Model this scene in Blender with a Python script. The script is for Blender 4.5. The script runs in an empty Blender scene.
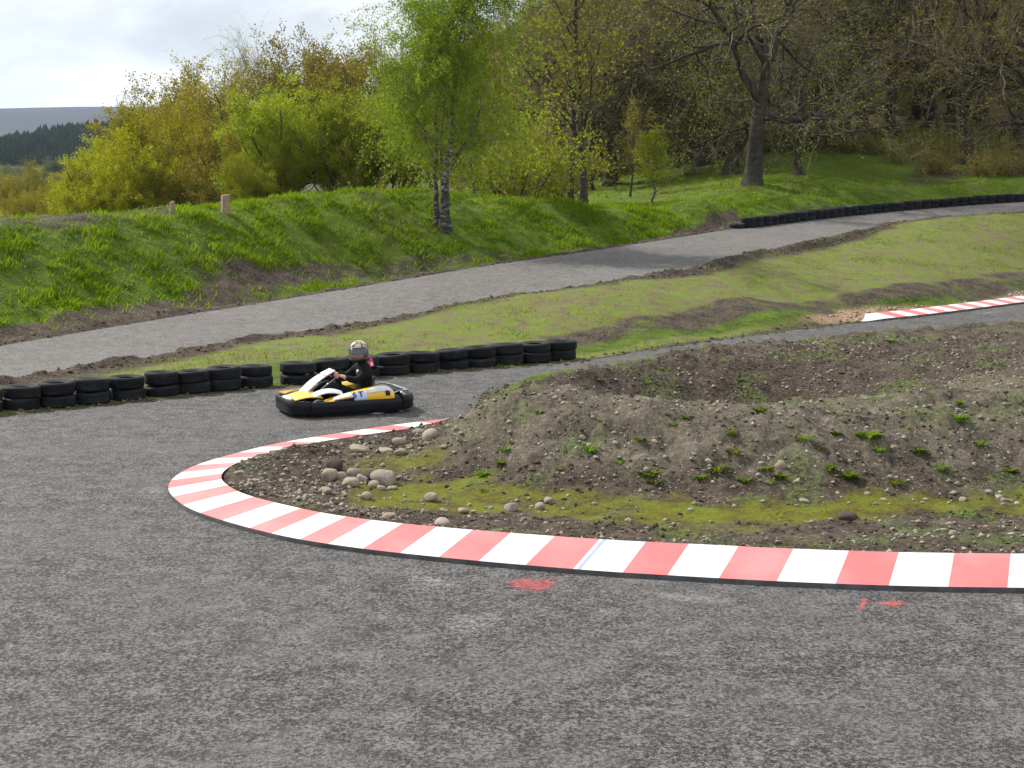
import bpy, bmesh, math, random
import numpy as np
from mathutils import Vector, Matrix, Quaternion

R = math.radians
rng = np.random.default_rng(7)
random.seed(7)
sc = bpy.context.scene
col = sc.collection
# ------------------------------------------------------------------ camera
F = 1500.0
YS = 1.5          # depth scale of the layout
CH = 3.5
PITCH = math.atan((384 - 180) / F)
cam = bpy.data.objects.new('camera', bpy.data.cameras.new('camera'))
col.objects.link(cam)
cam.location = (0, 0, CH)
cam.rotation_euler = (math.pi / 2 - PITCH, 0, 0)
cam.data.sensor_width = 36
cam.data.lens = F * 36 / 1024
cam.data.clip_start = 0.1
cam.data.clip_end = 20000
sc.camera = cam
CP, SP = math.cos(PITCH), math.sin(PITCH)


def ray(u, v):
    a = (np.asarray(u, float) - 512) / F
    b = (np.asarray(v, float) - 384) / F
    return np.stack([a + 0 * b, CP - b * SP, -SP - b * CP], -1)


def pz(u, v, z=0.0):
    d = ray(u, v)
    t = (np.asarray(z, float) - CH) / d[..., 2]
    return np.stack([d[..., 0] * t, d[..., 1] * t, np.asarray(z, float) + 0 * t], -1)


def pd(u, v, Y):
    d = ray(u, v)
    t = np.asarray(Y, float) / d[..., 1]
    return np.stack([d[..., 0] * t, d[..., 1] * t, CH + d[..., 2] * t], -1)


# ------------------------------------------------------------------ numpy noise
def vnoise(x, y, seed=0):
    xi = np.floor(x).astype(np.int64)
    yi = np.floor(y).astype(np.int64)
    fx, fy = x - xi, y - yi
    fx = fx * fx * fx * (fx * (fx * 6 - 15) + 10)
    fy = fy * fy * fy * (fy * (fy * 6 - 15) + 10)

    def h(a, b):
        n = (a * 374761393 + b * 668265263 + seed * 1442695041) & 0xFFFFFFFF
        n = ((n ^ (n >> 13)) * 1274126177) & 0xFFFFFFFF
        n = (n ^ (n >> 16)) & 0xFFFF
        return n / 65535.0
    a = h(xi, yi); b = h(xi + 1, yi); c = h(xi, yi + 1); d = h(xi + 1, yi + 1)
    return ((a * (1 - fx) + b * fx) * (1 - fy) + (c * (1 - fx) + d * fx) * fy) * 2 - 1


def fbm(x, y, f, o=4, seed=0, g=0.5):
    s = 0; a = 1.0; t = 0
    for i in range(o):
        s = s + a * vnoise(x * f + i * 17.3, y * f - i * 9.1, seed + i)
        t += a; a *= g; f *= 2.03
    return s / t


def sstep(a, b, x):
    t = np.clip((x - a) / (b - a), 0, 1)
    return t * t * (3 - 2 * t)


# ------------------------------------------------------------------ mesh helpers
def newmesh(name, verts, faces, mats=(), midx=None, smooth=True):
    """faces: list of int arrays (n,k)."""
    me = bpy.data.meshes.new(name)
    verts = np.asarray(verts, np.float32).reshape(-1, 3)
    if not isinstance(faces, (list, tuple)):
        faces = [faces]
    faces = [np.asarray(f, np.int32) for f in faces if len(f)]
    tot = np.concatenate([np.full(len(f), f.shape[1], np.int32) for f in faces])
    loops = np.concatenate([f.ravel() for f in faces])
    me.vertices.add(len(verts)); me.vertices.foreach_set('co', verts.ravel())
    me.loops.add(len(loops)); me.loops.foreach_set('vertex_index', loops)
    st = np.zeros(len(tot), np.int32); st[1:] = np.cumsum(tot)[:-1]
    me.polygons.add(len(tot)); me.polygons.foreach_set('loop_start', st)
    try:
        me.polygons.foreach_set('loop_total', tot)
    except Exception:
        pass
    for m in mats:
        me.materials.append(m)
    if midx is not None:
        me.polygons.foreach_set('material_index', np.asarray(midx, np.int32))
    me.polygons.foreach_set('use_smooth', np.full(len(tot), smooth))
    me.update(calc_edges=True)
    me.validate()
    return me


def link(name, me, parent=None, loc=(0, 0, 0), rot=(0, 0, 0), scale=(1, 1, 1)):
    o = bpy.data.objects.new(name, me)
    col.objects.link(o)
    o.location = loc; o.rotation_euler = rot; o.scale = scale
    if parent is not None:
        o.parent = parent
    return o


def tag(o, label=None, cat=None, group=None, kind=None):
    if label: o['label'] = label
    if cat: o['category'] = cat
    if group: o['group'] = group
    if kind: o['kind'] = kind
    return o


class MB:
    """collects verts/faces, then builds one mesh."""
    def __init__(s):
        s.v = []; s.f = {}; s.n = 0; s.m = {}

    def add(s, v, f, mi=0):
        v = np.asarray(v, float).reshape(-1, 3); f = np.asarray(f, int)
        if len(f) == 0: return
        k = f.shape[1]
        s.f.setdefault(k, []).append(f + s.n)
        s.m.setdefault(k, []).append(np.full(len(f), mi))
        s.v.append(v); s.n += len(v)

    def box(s, c, d, mi=0, bev=0.0, M=None):
        bm = bmesh.new()
        bmesh.ops.create_cube(bm, size=1)
        for v in bm.verts: v.co = Vector((v.co.x * d[0], v.co.y * d[1], v.co.z * d[2]))
        if bev > 0:
            bmesh.ops.bevel(bm, geom=list(bm.edges), offset=bev, segments=2, affect='EDGES', profile=.6)
        s.bm(bm, c, mi, M)

    def bm(s, bm, c=(0, 0, 0), mi=0, M=None):
        bmesh.ops.triangulate(bm, faces=bm.faces)
        bm.verts.index_update()
        v = np.array([tuple((M @ x.co) if M else x.co) for x in bm.verts]) + np.array(c)
        f = np.array([[x.index for x in fc.verts] for fc in bm.faces])
        bm.free(); s.add(v, f, mi)

    def tube(s, pts, r, k=8, mi=0, closed=False):
        pts = np.asarray(pts, float); n = len(pts)
        r = np.broadcast_to(np.asarray(r, float), (n,))
        if closed:
            t = np.roll(pts, -1, 0) - np.roll(pts, 1, 0)
        else:
            t = np.gradient(pts, axis=0)
        t /= np.linalg.norm(t, axis=1, keepdims=True) + 1e-9
        ref = np.array([0, 0, 1.0]) if abs(t[:, 2]).mean() < .8 else np.array([1.0, 0, 0])
        a = np.cross(t, ref); a /= np.linalg.norm(a, axis=1, keepdims=True) + 1e-9
        b = np.cross(a, t)
        th = np.arange(k) / k * 2 * np.pi
        v = pts[:, None] + r[:, None, None] * (np.cos(th)[None, :, None] * a[:, None] + np.sin(th)[None, :, None] * b[:, None])
        m = n if closed else n - 1
        i = np.arange(m)[:, None]; j = np.arange(k)[None]
        i2 = (i + 1) % n; j2 = (j + 1) % k
        f = np.stack([i * k + j, i * k + j2, i2 * k + j2, i2 * k + j], -1).reshape(-1, 4)
        s.add(v, f, mi)
        if not closed:
            s.add(v[0], np.array([[0, q, q + 1] for q in range(1, k - 1)]), mi)
            s.add(v[-1], np.array([[0, q + 1, q] for q in range(1, k - 1)]), mi)

    def loft(s, secs, mi=0, closed=True, caps=True):
        secs = np.asarray(secs, float); n, k, _ = secs.shape
        kk = k if closed else k - 1
        i = np.arange(n - 1)[:, None]; j = np.arange(kk)[None]
        j2 = (j + 1) % k
        f = np.stack([i * k + j, i * k + j2, (i + 1) * k + j2, (i + 1) * k + j], -1).reshape(-1, 4)
        s.add(secs, f, mi)
        if closed and caps:
            for q, fl in ((0, 0), (n - 1, 1)):
                c = secs[q].mean(0)
                fr = [[k, (x + 1) % k, x] if not fl else [k, x, (x + 1) % k] for x in range(k)]
                s.add(np.vstack([secs[q], c]), np.array(fr), mi)

    def build(s, name, mats, parent=None, smooth=True, loc=(0, 0, 0), recalc=True):
        ks = sorted(s.f)
        me = newmesh(name, np.vstack(s.v), [np.vstack(s.f[k]) for k in ks],
                     mats if isinstance(mats, (list, tuple)) else [mats],
                     np.concatenate([np.concatenate(s.m[k]) for k in ks]), smooth)
        if recalc:
            bm = bmesh.new(); bm.from_mesh(me)
            bmesh.ops.remove_doubles(bm, verts=bm.verts, dist=1e-5)
            bmesh.ops.recalc_face_normals(bm, faces=bm.faces); bm.to_mesh(me); bm.free()
        if smooth:
            try: me.set_sharp_from_angle(angle=R(42))
            except Exception: pass
        return link(name, me, parent, loc)


# ------------------------------------------------------------------ material helpers
class NT:
    def __init__(s, name):
        s.m = bpy.data.materials.new(name); s.m.use_nodes = True
        s.t = s.m.node_tree; s.t.nodes.clear()
        s.out = s.t.nodes.new('ShaderNodeOutputMaterial')

    def n(s, typ, **kw):
        nd = s.t.nodes.new(typ)
        for k, v in kw.items():
            if k in nd.inputs: s.set(nd.inputs[k], v)
            else: setattr(nd, k, v)
        return nd

    def set(s, inp, v):
        if isinstance(v, bpy.types.NodeSocket): s.t.links.new(v, inp)
        elif isinstance(v, (tuple, list)):
            inp.default_value = (*v, 1) if len(v) == 3 and inp.type == 'RGBA' else v
        else: inp.default_value = v

    def noise(s, scale, detail=4, rough=.55, vec=None, dist=0):
        nd = s.n('ShaderNodeTexNoise'); nd.inputs['Scale'].default_value = scale
        nd.inputs['Detail'].default_value = detail; nd.inputs['Roughness'].default_value = rough
        nd.inputs['Distortion'].default_value = dist
        if vec is not None: s.t.links.new(vec, nd.inputs['Vector'])
        return nd.outputs['Fac']

    def vor(s, scale, vec=None, feature='F1'):
        nd = s.n('ShaderNodeTexVoronoi'); nd.feature = feature
        nd.inputs['Scale'].default_value = scale
        if vec is not None: s.t.links.new(vec, nd.inputs['Vector'])
        return nd

    def rmap(s, v, a, b, c=0., d=1., smooth=False):
        nd = s.n('ShaderNodeMapRange')
        if smooth: nd.interpolation_type = 'SMOOTHSTEP'
        s.set(nd.inputs[0], v)
        for i, x in enumerate((a, b, c, d)): nd.inputs[i + 1].default_value = x
        return nd.outputs[0]

    def mix(s, f, a, b, mode='MIX'):
        nd = s.n('ShaderNodeMix', data_type='RGBA'); nd.blend_type = mode
        s.set(nd.inputs[0], f); s.set(nd.inputs[6], a); s.set(nd.inputs[7], b)
        return nd.outputs[2]

    def math(s, op, a, b=0.):
        nd = s.n('ShaderNodeMath', operation=op)
        s.set(nd.inputs[0], a); s.set(nd.inputs[1], b)
        return nd.outputs[0]

    def ramp(s, v, stops):
        nd = s.n('ShaderNodeValToRGB'); e = nd.color_ramp.elements
        while len(e) < len(stops): e.new(.5)
        for q, (p, c) in enumerate(stops):
            e[q].position = p; e[q].color = (*c, 1)
        s.set(nd.inputs[0], v)
        return nd.outputs[0]

    def bump(s, h, strength=.5, dist=.02):
        nd = s.n('ShaderNodeBump'); nd.inputs['Strength'].default_value = strength
        nd.inputs['Distance'].default_value = dist; s.set(nd.inputs['Height'], h)
        return nd.outputs[0]

    def pbsdf(s, colr, rough=.6, normal=None, spec=.5, metal=0., coat=0.):
        b = s.n('ShaderNodeBsdfPrincipled')
        s.set(b.inputs['Base Color'], colr); s.set(b.inputs['Roughness'], rough)
        b.inputs['Specular IOR Level'].default_value = spec
        b.inputs['Metallic'].default_value = metal
        b.inputs['Coat Weight'].default_value = coat
        if normal is not None: s.set(b.inputs['Normal'], normal)
        return b.outputs[0]

    def done(s, sh):
        s.t.links.new(sh, s.out.inputs['Surface']); return s.m

    def obj(s):
        return s.n('ShaderNodeTexCoord').outputs['Object']

    def pos(s):
        return s.n('ShaderNodeNewGeometry').outputs['Position']


def simple(name, c, rough=.5, var=.12, scale=8, spec=.5, metal=0., coat=0., bump=.0):
    t = NT(name); o = t.obj()
    nz = t.noise(scale, 4, .6, o)
    c2 = tuple(x * (1 - var) for x in c); c3 = tuple(min(1, x * (1 + var)) for x in c)
    cc = t.ramp(nz, [(.3, c2), (.7, c3)])
    nm = t.bump(t.noise(scale * 6, 3, .6, o), bump, .01) if bump else None
    return t.done(t.pbsdf(cc, rough, nm, spec, metal, coat))


def leafmat(name, c1, c2, c3, trans=.45, scale=1.5):
    t = NT(name); p = t.pos()
    rnd = t.n('ShaderNodeObjectInfo').outputs['Random']
    nz = t.noise(scale, 3, .6, p)
    fine = t.noise(scale * 9, 2, .6, p)
    f = t.math('ADD', t.math('MULTIPLY', nz, .55), t.math('MULTIPLY', fine, .45))
    cc = t.ramp(f, [(.36, c1), (.5, c2), (.64, c3)])
    hs = t.n('ShaderNodeHueSaturation')
    t.set(hs.inputs['Color'], cc)
    t.set(hs.inputs['Hue'], t.rmap(rnd, 0, 1, .485, .515)); t.set(hs.inputs['Value'], t.rmap(rnd, 0, 1, .66, 1.2))
    d = t.n('ShaderNodeBsdfDiffuse'); t.set(d.inputs[0], hs.outputs[0])
    tr = t.n('ShaderNodeBsdfTranslucent'); t.set(tr.inputs[0], hs.outputs[0])
    mx = t.n('ShaderNodeMixShader'); mx.inputs[0].default_value = trans
    t.t.links.new(d.outputs[0], mx.inputs[1]); t.t.links.new(tr.outputs[0], mx.inputs[2])
    return t.done(mx.outputs[0])


# ------------------------------------------------------------------ terrain control points
ctl = []
def c(u, v, z): ctl.append(tuple(pz(u, v, z)))
def cd(u, v, Y): ctl.append(tuple(pd(u, v, Y * YS)))
for u, v in [(0, 768), (512, 768), (1024, 768), (-500, 620), (1500, 640), (0, 600), (1024, 640), (512, 640), (300, 570), (150, 490),
             (0, 500), (0, 430), (200, 420), (350, 440), (430, 412), (480, 400), (560, 375), (640, 360), (760, 341), (900, 326), (1024, 316),
             (1150, 309), (0, 405), (135, 390), (270, 378), (400, 370), (575, 356), (-250, 420), (-250, 520)]:
    c(u, v, 0)
for x, y in [(0, 0), (14, 0), (-14, 0), (0, -12), (14, 8), (-14, 10)]: ctl.append((x, y * YS, 0))
# field + bank between the two tracks
for q in [(200, 352, .06), (300, 335, .15), (400, 325, .25), (480, 318, .38), (600, 330, .22), (660, 320, .33), (760, 304, .48), (860, 296, .42),
          (940, 288, .44), (1024, 280, .41), (1130, 271, .33), (600, 343, .02), (700, 334, .02), (840, 316, .02), (960, 303, .02), (1100, 286, .0), (560, 305, .6),
          (700, 280, .85), (900, 255, 1.15), (1024, 250, 1.1), (1024, 230, 1.7), (820, 268, .9)]: c(*q)
# upper track: near edge / far edge (pixel, height)
near_e = [(-260, 421, 0), (-100, 396, 0), (0, 381, 0), (200, 346, .1), (400, 313, .4), (600, 278, .98), (750, 249, 1.42), (880, 223.5, 1.95), (1024, 209, 2.35)]
far_e = [(-260, 388, 0), (-100, 365, 0), (0, 350, 0), (200, 318, .15), (400, 288, .5), (600, 255, 1.15), (750, 230, 1.68), (880, 213.5, 2.08), (1024, 202, 2.5)]
for q in near_e + far_e: c(*q)
# embankment toe and crest
for u, v, z in [(0, 338, .1), (100, 326, .15), (200, 308, .25), (300, 291, .4), (360, 281, .52), (430, 271, .7), (480, 266, .85), (550, 257, 1.02),
                (620, 245, 1.3), (700, 233, 1.6)]: c(u, v, z)
crest = [(-150, 228, 24), (0, 221, 26), (100, 216, 27.3), (200, 207, 29.5), (300, 197, 32), (360, 192, 33.5), (430, 193, 35), (480, 198, 35), (560, 211, 35),
         (620, 215, 36), (700, 208, 38), (800, 202, 42), (900, 190, 47.5), (1024, 179, 51)]
for q in crest:
    cd(*q)
    b_ = pd(q[0], q[1], q[2] * YS); ctl.append((b_[0] * 1.05, b_[1] + 2.2, b_[2] - .12))
cd(440, 226, 32.8)
for q in [(800, 219, 40), (900, 208, 45), (1024, 199, 48.5), (560, 208, 42), (620, 209, 41), (640, 196, 50), (620, 191, 56), (560, 192, 55), (700, 196, 46), (750, 185, 46),
          (700, 165, 58), (800, 153, 63), (800, 175, 50), (870, 150, 63), (870, 178, 52), (960, 163, 56), (1040, 165, 57)]: cd(*q)
for q in [(-14.5, 34, .6), (-16, 38, -.6), (-9, 41, 1.4), (-3, 42, 2.2), (-20, 60, -2), (-20, 90, -1), (-30, 45, -3), (-40, 80, -4), (-60, 60, -6), (-9, 70, 2), (-100, 120, -8),
          (0, 90, 5), (0, 130, 12), (30, 90, 12), (60, 100, 18), (40, 140, 24), (-40, 130, 0), (60, 50, 4), (40, 30, 2), (-30, 30, 1), (-24, 22, 2.2), (80, 20, 3), (25, 70, 7.5), (8, 66, 4)]: ctl.append((q[0], q[1] * YS, q[2]))
# infield mound and hollow
for u, v, Y in [(478, 409, 13.1), (494, 396, 12.6), (540, 400, 12.2), (600, 403, 12.1), (700, 407, 12.0), (800, 408, 12.0), (880, 405, 12.2), (940, 401, 12.6), (1024, 394, 12.9), (1150, 388, 13.1), (500, 396, 13.2), (600, 402, 12.6), (700, 407, 12.5), (800, 408, 12.5)]: cd(u, v, Y)
for u, v, z in [(450, 468, .04), (500, 480, .05), (600, 491, .05), (700, 496, .05), (800, 497, .05), (900, 492, .05), (1024, 487, .05), (1200, 480, .05),
                (300, 490, .03), (300, 465, .03), (400, 500, .03), (600, 520, .02), (800, 530, .02), (1000, 540, .02), (1300, 560, .0), (400, 450, .05), (425, 436, .06), (452, 424, .06), (440, 446, .05), (470, 418, .12),
                (260, 480, .02),
                (530, 384, .28), (600, 369, .33), (680, 357, .36), (760, 347, .38), (880, 335, .38), (1024, 324, .36), (1150, 318, .3)]: c(u, v, z)
for x, y, z in [(1.6, 15.2, -.2), (2.8, 15.7, -.75), (3.8, 16, -.9), (4.8, 16, -.8), (5.7, 15.6, -.1), (6.9, 15.5, .32), (8.5, 16, .45), (6.4, 17.6, .15), (8.2, 19, .25)]:
    ctl.append((x, y * YS, z))
ctl = np.array(ctl)


def tps_fit(P, lam=1e-3):
    n = len(P); X = P[:, :2] / 20.0
    d2 = ((X[:, None] - X[None]) ** 2).sum(-1)
    K = .5 * d2 * np.log(d2 + 1e-12) + lam * np.eye(n)
    Q = np.hstack([np.ones((n, 1)), X])
    A = np.block([[K, Q], [Q.T, np.zeros((3, 3))]])
    w = np.linalg.solve(A, np.concatenate([P[:, 2], np.zeros(3)]))
    return X, w


TX, TW = tps_fit(ctl)


def tps(x, y):
    sh = x.shape; x = x.ravel() / 20.; y = y.ravel() / 20.
    out = np.empty(len(x))
    for i in range(0, len(x), 20000):
        a = x[i:i + 20000]; b = y[i:i + 20000]
        d2 = (a[:, None] - TX[None, :, 0]) ** 2 + (b[:, None] - TX[None, :, 1]) ** 2
        out[i:i + 20000] = (.5 * d2 * np.log(d2 + 1e-12)) @ TW[:-3] + TW[-3] + TW[-2] * a + TW[-1] * b
    return out.reshape(sh)


def far_z(x, y):
    r = np.hypot(x, y); az = np.degrees(np.arctan2(x, y))
    valley = -9 + 6 * fbm(x, y, .004, 3, 5)
    # conifer covered ridge at the left, rising to the right
    rid = 60 * np.exp(-((y - 950) / 330.) ** 2) * sstep(-640, -290, x) * (1 + .06 * fbm(x, y, .003, 3, 9))
    moor = 283 * np.exp(-((y - 3900) / 1500.) ** 2) * (.80 + .20 * np.cos((x + 1280) / 1500.)) * (1 + .03 * fbm(x, y, .0012, 3, 19))
    right = 46 * sstep(-60, 160, x) * sstep(60, 300, y)
    return valley + rid + moor + right


def smooth_poly(pts, step=.3):
    """Catmull-Rom resample of a polyline (n,d)."""
    P = np.asarray(pts, float); P = np.vstack([2 * P[0] - P[1], P, 2 * P[-1] - P[-2]])
    out = []
    for i in range(1, len(P) - 2):
        p0, p1, p2, p3 = P[i - 1:i + 3]
        L = np.linalg.norm(p2 - p1); n = max(2, int(L / step))
        t = (np.arange(n) / n)[:, None]
        out.append(.5 * (2 * p1 + (p2 - p0) * t + (2 * p0 - 5 * p1 + 4 * p2 - p3) * t ** 2 + (3 * p1 - p0 - 3 * p2 + p3) * t ** 3))
    out.append(P[-2][None])
    return np.vstack(out)


def resample(P, step):
    d = np.r_[0, np.cumsum(np.linalg.norm(np.diff(P, axis=0), axis=1))]
    n = max(2, int(round(d[-1] / step)) + 1); s = np.linspace(0, d[-1], n)
    return np.stack([np.interp(s, d, P[:, k]) for k in range(P.shape[1])], -1), s


# upper road centre line
def ext(edge):
    P = [pz(*q) for q in edge]
    d = P[-1] - P[-2]; d /= np.linalg.norm(d)
    P.append(P[-1] + d * 14); P.append(P[-1] + d * 14)
    return np.array(P)


NE, FE = ext(near_e), ext(far_e)
NEs, _ = resample(smooth_poly(NE), .05)
FEs = smooth_poly(FE)
NEs = smooth_poly(NE)
t1 = np.linspace(0, 1, 400)
def bylen(P):
    d = np.r_[0, np.cumsum(np.linalg.norm(np.diff(P, axis=0), axis=1))]; d /= d[-1]
    return np.stack([np.interp(t1, d, P[:, k]) for k in range(3)], -1)
NEr, FEr = bylen(NEs), bylen(FEs)
RC = (NEr + FEr) / 2
tan = np.gradient(RC[:, :2], axis=0); tan /= np.linalg.norm(tan, axis=1, keepdims=True)
nrm = np.stack([-tan[:, 1], tan[:, 0]], -1)          # towards the far side
RW = np.abs(((FEr - NEr)[:, :2] * nrm).sum(1)) / 2
RW = np.convolve(np.pad(RW, 10, mode='edge'), np.ones(21) / 21, 'valid')
RZs = np.convolve(np.pad(RC[:, 2], 10, mode='edge'), np.ones(21) / 21, 'valid')


def upper(x, y):
    """signed lateral offset, half width and height of the upper road near (x,y)."""
    sh = x.shape; x = x.ravel(); y = y.ravel()
    lat = np.empty(len(x)); w = np.empty(len(x)); z = np.empty(len(x)); far = np.empty(len(x))
    for i in range(0, len(x), 20000):
        a = x[i:i + 20000, None]; b = y[i:i + 20000, None]
        d2 = (a - RC[None, :, 0]) ** 2 + (b - RC[None, :, 1]) ** 2
        k = d2.argmin(1)
        dx = a[:, 0] - RC[k, 0]; dy = b[:, 0] - RC[k, 1]
        s = dx * tan[k, 0] + dy * tan[k, 1]
        l = dx * nrm[k, 0] + dy * nrm[k, 1]
        kf = np.clip(k + s / np.linalg.norm(RC[1, :2] - RC[0, :2]), 0, 399)
        lat[i:i + 20000] = l
        w[i:i + 20000] = np.interp(kf, np.arange(400), RW)
        z[i:i + 20000] = np.interp(kf, np.arange(400), RZs) + .03 * l
        far[i:i + 20000] = np.abs(s) > 1.5
    return lat.reshape(sh), w.reshape(sh), z.reshape(sh), far.reshape(sh)


# lower track outline (clockwise from far left)
far_px = [(-420, 466), (-200, 437), (0, 417), (130, 403), (270, 389), (300, 386.5), (430, 374), (575, 362), (650, 350), (760, 334.5), (860, 323), (940, 315), (1024, 304), (1200, 285)]
near_px = [(1250, 305), (1150, 314), (1024, 327), (880, 339), (760, 351), (680, 361), (600, 372.5), (540, 382), (490, 391), (475, 405)]
kout_px = [(475, 419.0), (440, 422.5), (400, 427), (340, 436), (280, 446), (230, 458), (195, 469), (175, 480), (168, 490), (172, 500), (190, 513), (230, 527), (290, 542), (360, 553),
           (440, 562), (520, 569.5), (600, 576), (680, 581), (780, 586.5), (900, 591), (1024, 593), (1160, 594), (1330, 594), (1520, 593), (1750, 591)]
KO = smooth_poly([pz(u, v, 0)[:2] for u, v in kout_px], .05)
KO, KS = resample(KO, .05)
kt = np.gradient(KO, axis=0); kt /= np.linalg.norm(kt, axis=1, keepdims=True)
kn = np.stack([-kt[:, 1], kt[:, 0]], -1)                # to the left of travel = infield side
for _ in range(3):
    kn = np.stack([np.convolve(np.pad(kn[:, q], 6, mode='edge'), np.ones(13) / 13, 'valid') for q in (0, 1)], -1)
kn /= np.linalg.norm(kn, axis=1, keepdims=True)
KW = .60
FAR = smooth_poly([pz(u, v, 0)[:2] for u, v in far_px], .25)
NEAR = smooth_poly([pz(u, v, 0)[:2] for u, v in near_px], .25)
KMID = KO + kn * .3


def rough_edge(P, amp, seed):
    x = np.arange(len(P)) * .25
    t = np.gradient(P, axis=0); t /= np.linalg.norm(t, axis=1, keepdims=True)
    n = np.stack([-t[:, 1], t[:, 0]], -1)
    return P + n * (amp * fbm(x, x * 0 + seed, 1.7, 3, seed))[:, None]


TRACK = np.vstack([rough_edge(FAR, .07, 3), rough_edge(NEAR, .09, 4), KMID[::4], [[14, 7], [14, -12], [-16, -12], [-16, 14]]])


def sdpoly(x, y, poly):
    """signed distance to polygon, negative inside."""
    sh = x.shape; x = x.ravel(); y = y.ravel()
    A = poly; B = np.roll(poly, -1, 0); E = B - A; L = (E ** 2).sum(1) + 1e-12
    out = np.empty(len(x))
    for i in range(0, len(x), 20000):
        px = x[i:i + 20000, None]; py = y[i:i + 20000, None]
        wx = px - A[None, :, 0]; wy = py - A[None, :, 1]
        t = np.clip((wx * E[None, :, 0] + wy * E[None, :, 1]) / L, 0, 1)
        d = ((wx - t * E[:, 0]) ** 2 + (wy - t * E[:, 1]) ** 2).min(1)
        c1 = (A[None, :, 1] > py) != (B[None, :, 1] > py)
        xc = A[None, :, 0] + (py - A[None, :, 1]) * E[None, :, 0] / (E[None, :, 1] + 1e-12)
        ins = ((c1 & (px < xc)).sum(1) % 2).astype(bool)
        out[i:i + 20000] = np.sqrt(d) * np.where(ins, -1, 1)
    return out.reshape(sh)


def base_z(x, y):
    x = np.asarray(x, float); y = np.asarray(y, float)
    r = np.hypot(x, y / YS - 30)
    z = tps(x, y)
    k = sstep(85, 150, r)
    z = z * (1 - k) + far_z(x, y / YS) * k
    return z


def ground(x, y, full=False):
    """height of the finished smooth ground (without small lumps) + road distances."""
    z = base_z(x, y)
    lat, w, rz, offend = upper(x, y)
    du = np.where(offend > .5, 99, np.abs(lat) - w)
    b = sstep(0., .8, du); z = rz * (1 - b) + z * b
    dl = sdpoly(x, y, TRACK)
    b = sstep(0., .7, dl); z = z * b
    if full: return z, du, dl, lat
    return z


def hit(us, vs):
    """ground points seen at pixels."""
    us = np.asarray(us, float); vs = np.asarray(vs, float)
    d = ray(us, vs)
    ts = np.concatenate([np.arange(5, 75, .25), np.arange(75, 200, 2)]) * YS
    X = d[:, None, 0] * ts; Y = d[:, None, 1] * ts; Z = CH + d[:, None, 2] * ts
    G = ground(X, Y)
    below = Z < G
    k = below.argmax(1); k = np.where(below.any(1), np.maximum(k, 1), len(ts) - 1)
    i = np.arange(len(us))
    a = (Z - G)[i, k - 1]; b = (Z - G)[i, k]
    f = np.where(below.any(1), a / (a - b + 1e-9), 0)
    t = ts[k - 1] + f * (ts[k] - ts[k - 1])
    return np.stack([d[:, 0] * t, d[:, 1] * t, CH + d[:, 2] * t], -1)


def hit1(u, v): return hit([u], [v])[0]
def polyhit(px): return hit([p[0] for p in px], [p[1] for p in px])[:, :2]


exec_parts = []
# ------------------------------------------------------------------ zone polygons (ground coordinates)
def flat(px): return np.array([pz(u, v, 0)[:2] for u, v in px])
INFIELD = np.vstack([(KO + kn * KW)[::6], [[12, 18.7], [12, 25.5]], np.array([pz(u, v, .2)[:2] for u, v in [(1150, 317), (1024, 328), (880, 340), (760, 352), (680, 362), (600, 374), (530, 388), (480, 400)]])])
MOSS = polyhit([(335, 497), (360, 487), (420, 478), (470, 474), (510, 484), (600, 494), (700, 499), (800, 500), (900, 496), (1024, 492), (1120, 490), (1120, 508), (1024, 513), (930, 514), (880, 520),
                (800, 526), (720, 528), (650, 529), (590, 524), (520, 513), (450, 512), (400, 508), (360, 506)])
MOSS2 = polyhit([(370, 458), (420, 452), (440, 462), (380, 474), (345, 470)])
FIELD = polyhit([(205, 347), (300, 332), (400, 316), (500, 294), (600, 271), (750, 247), (880, 226), (1024, 211), (1200, 200), (1200, 270), (1024, 280), (940, 288), (860, 296), (760, 304), (660, 320),
                 (600, 330), (560, 338), (480, 348), (400, 356), (330, 362), (280, 364), (180, 374), (60, 384)])
STRIP = polyhit([(560, 356), (640, 343), (740, 329), (820, 320), (835, 323), (760, 333), (650, 349), (575, 360)])
DIRT = polyhit([(196, 272), (250, 262), (335, 264), (338, 280), (290, 290), (200, 304), (175, 306), (200, 290)])
DIRT2 = polyhit([(300, 268), (420, 257), (520, 250), (520, 258), (420, 272), (310, 286)])
LITTER = polyhit([(-150, 228), (0, 220), (100, 214), (180, 208), (170, 214), (100, 224), (0, 234), (-150, 244)])
CHIPS = polyhit([(800, 322), (840, 311), (870, 308), (940, 301), (1024, 290), (1024, 297), (940, 310), (866, 320), (830, 324)])
BROWNW = polyhit([(880, 180), (940, 172), (1010, 170), (1040, 176), (960, 182), (900, 186)])

# ------------------------------------------------------------------ terrain sheet
def axis(segs):
    out = [segs[0][0]]
    for a, b, h in segs:
        n = max(1, int(round((b - a) / h))); out += list(np.linspace(a, b, n + 1)[1:])
    return np.array(out)


def geo(a, b, h0, g=1.18):
    o = [a]; h = h0
    while o[-1] < b:
        o.append(o[-1] + h); h *= g
    return np.array(o[1:])


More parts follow.
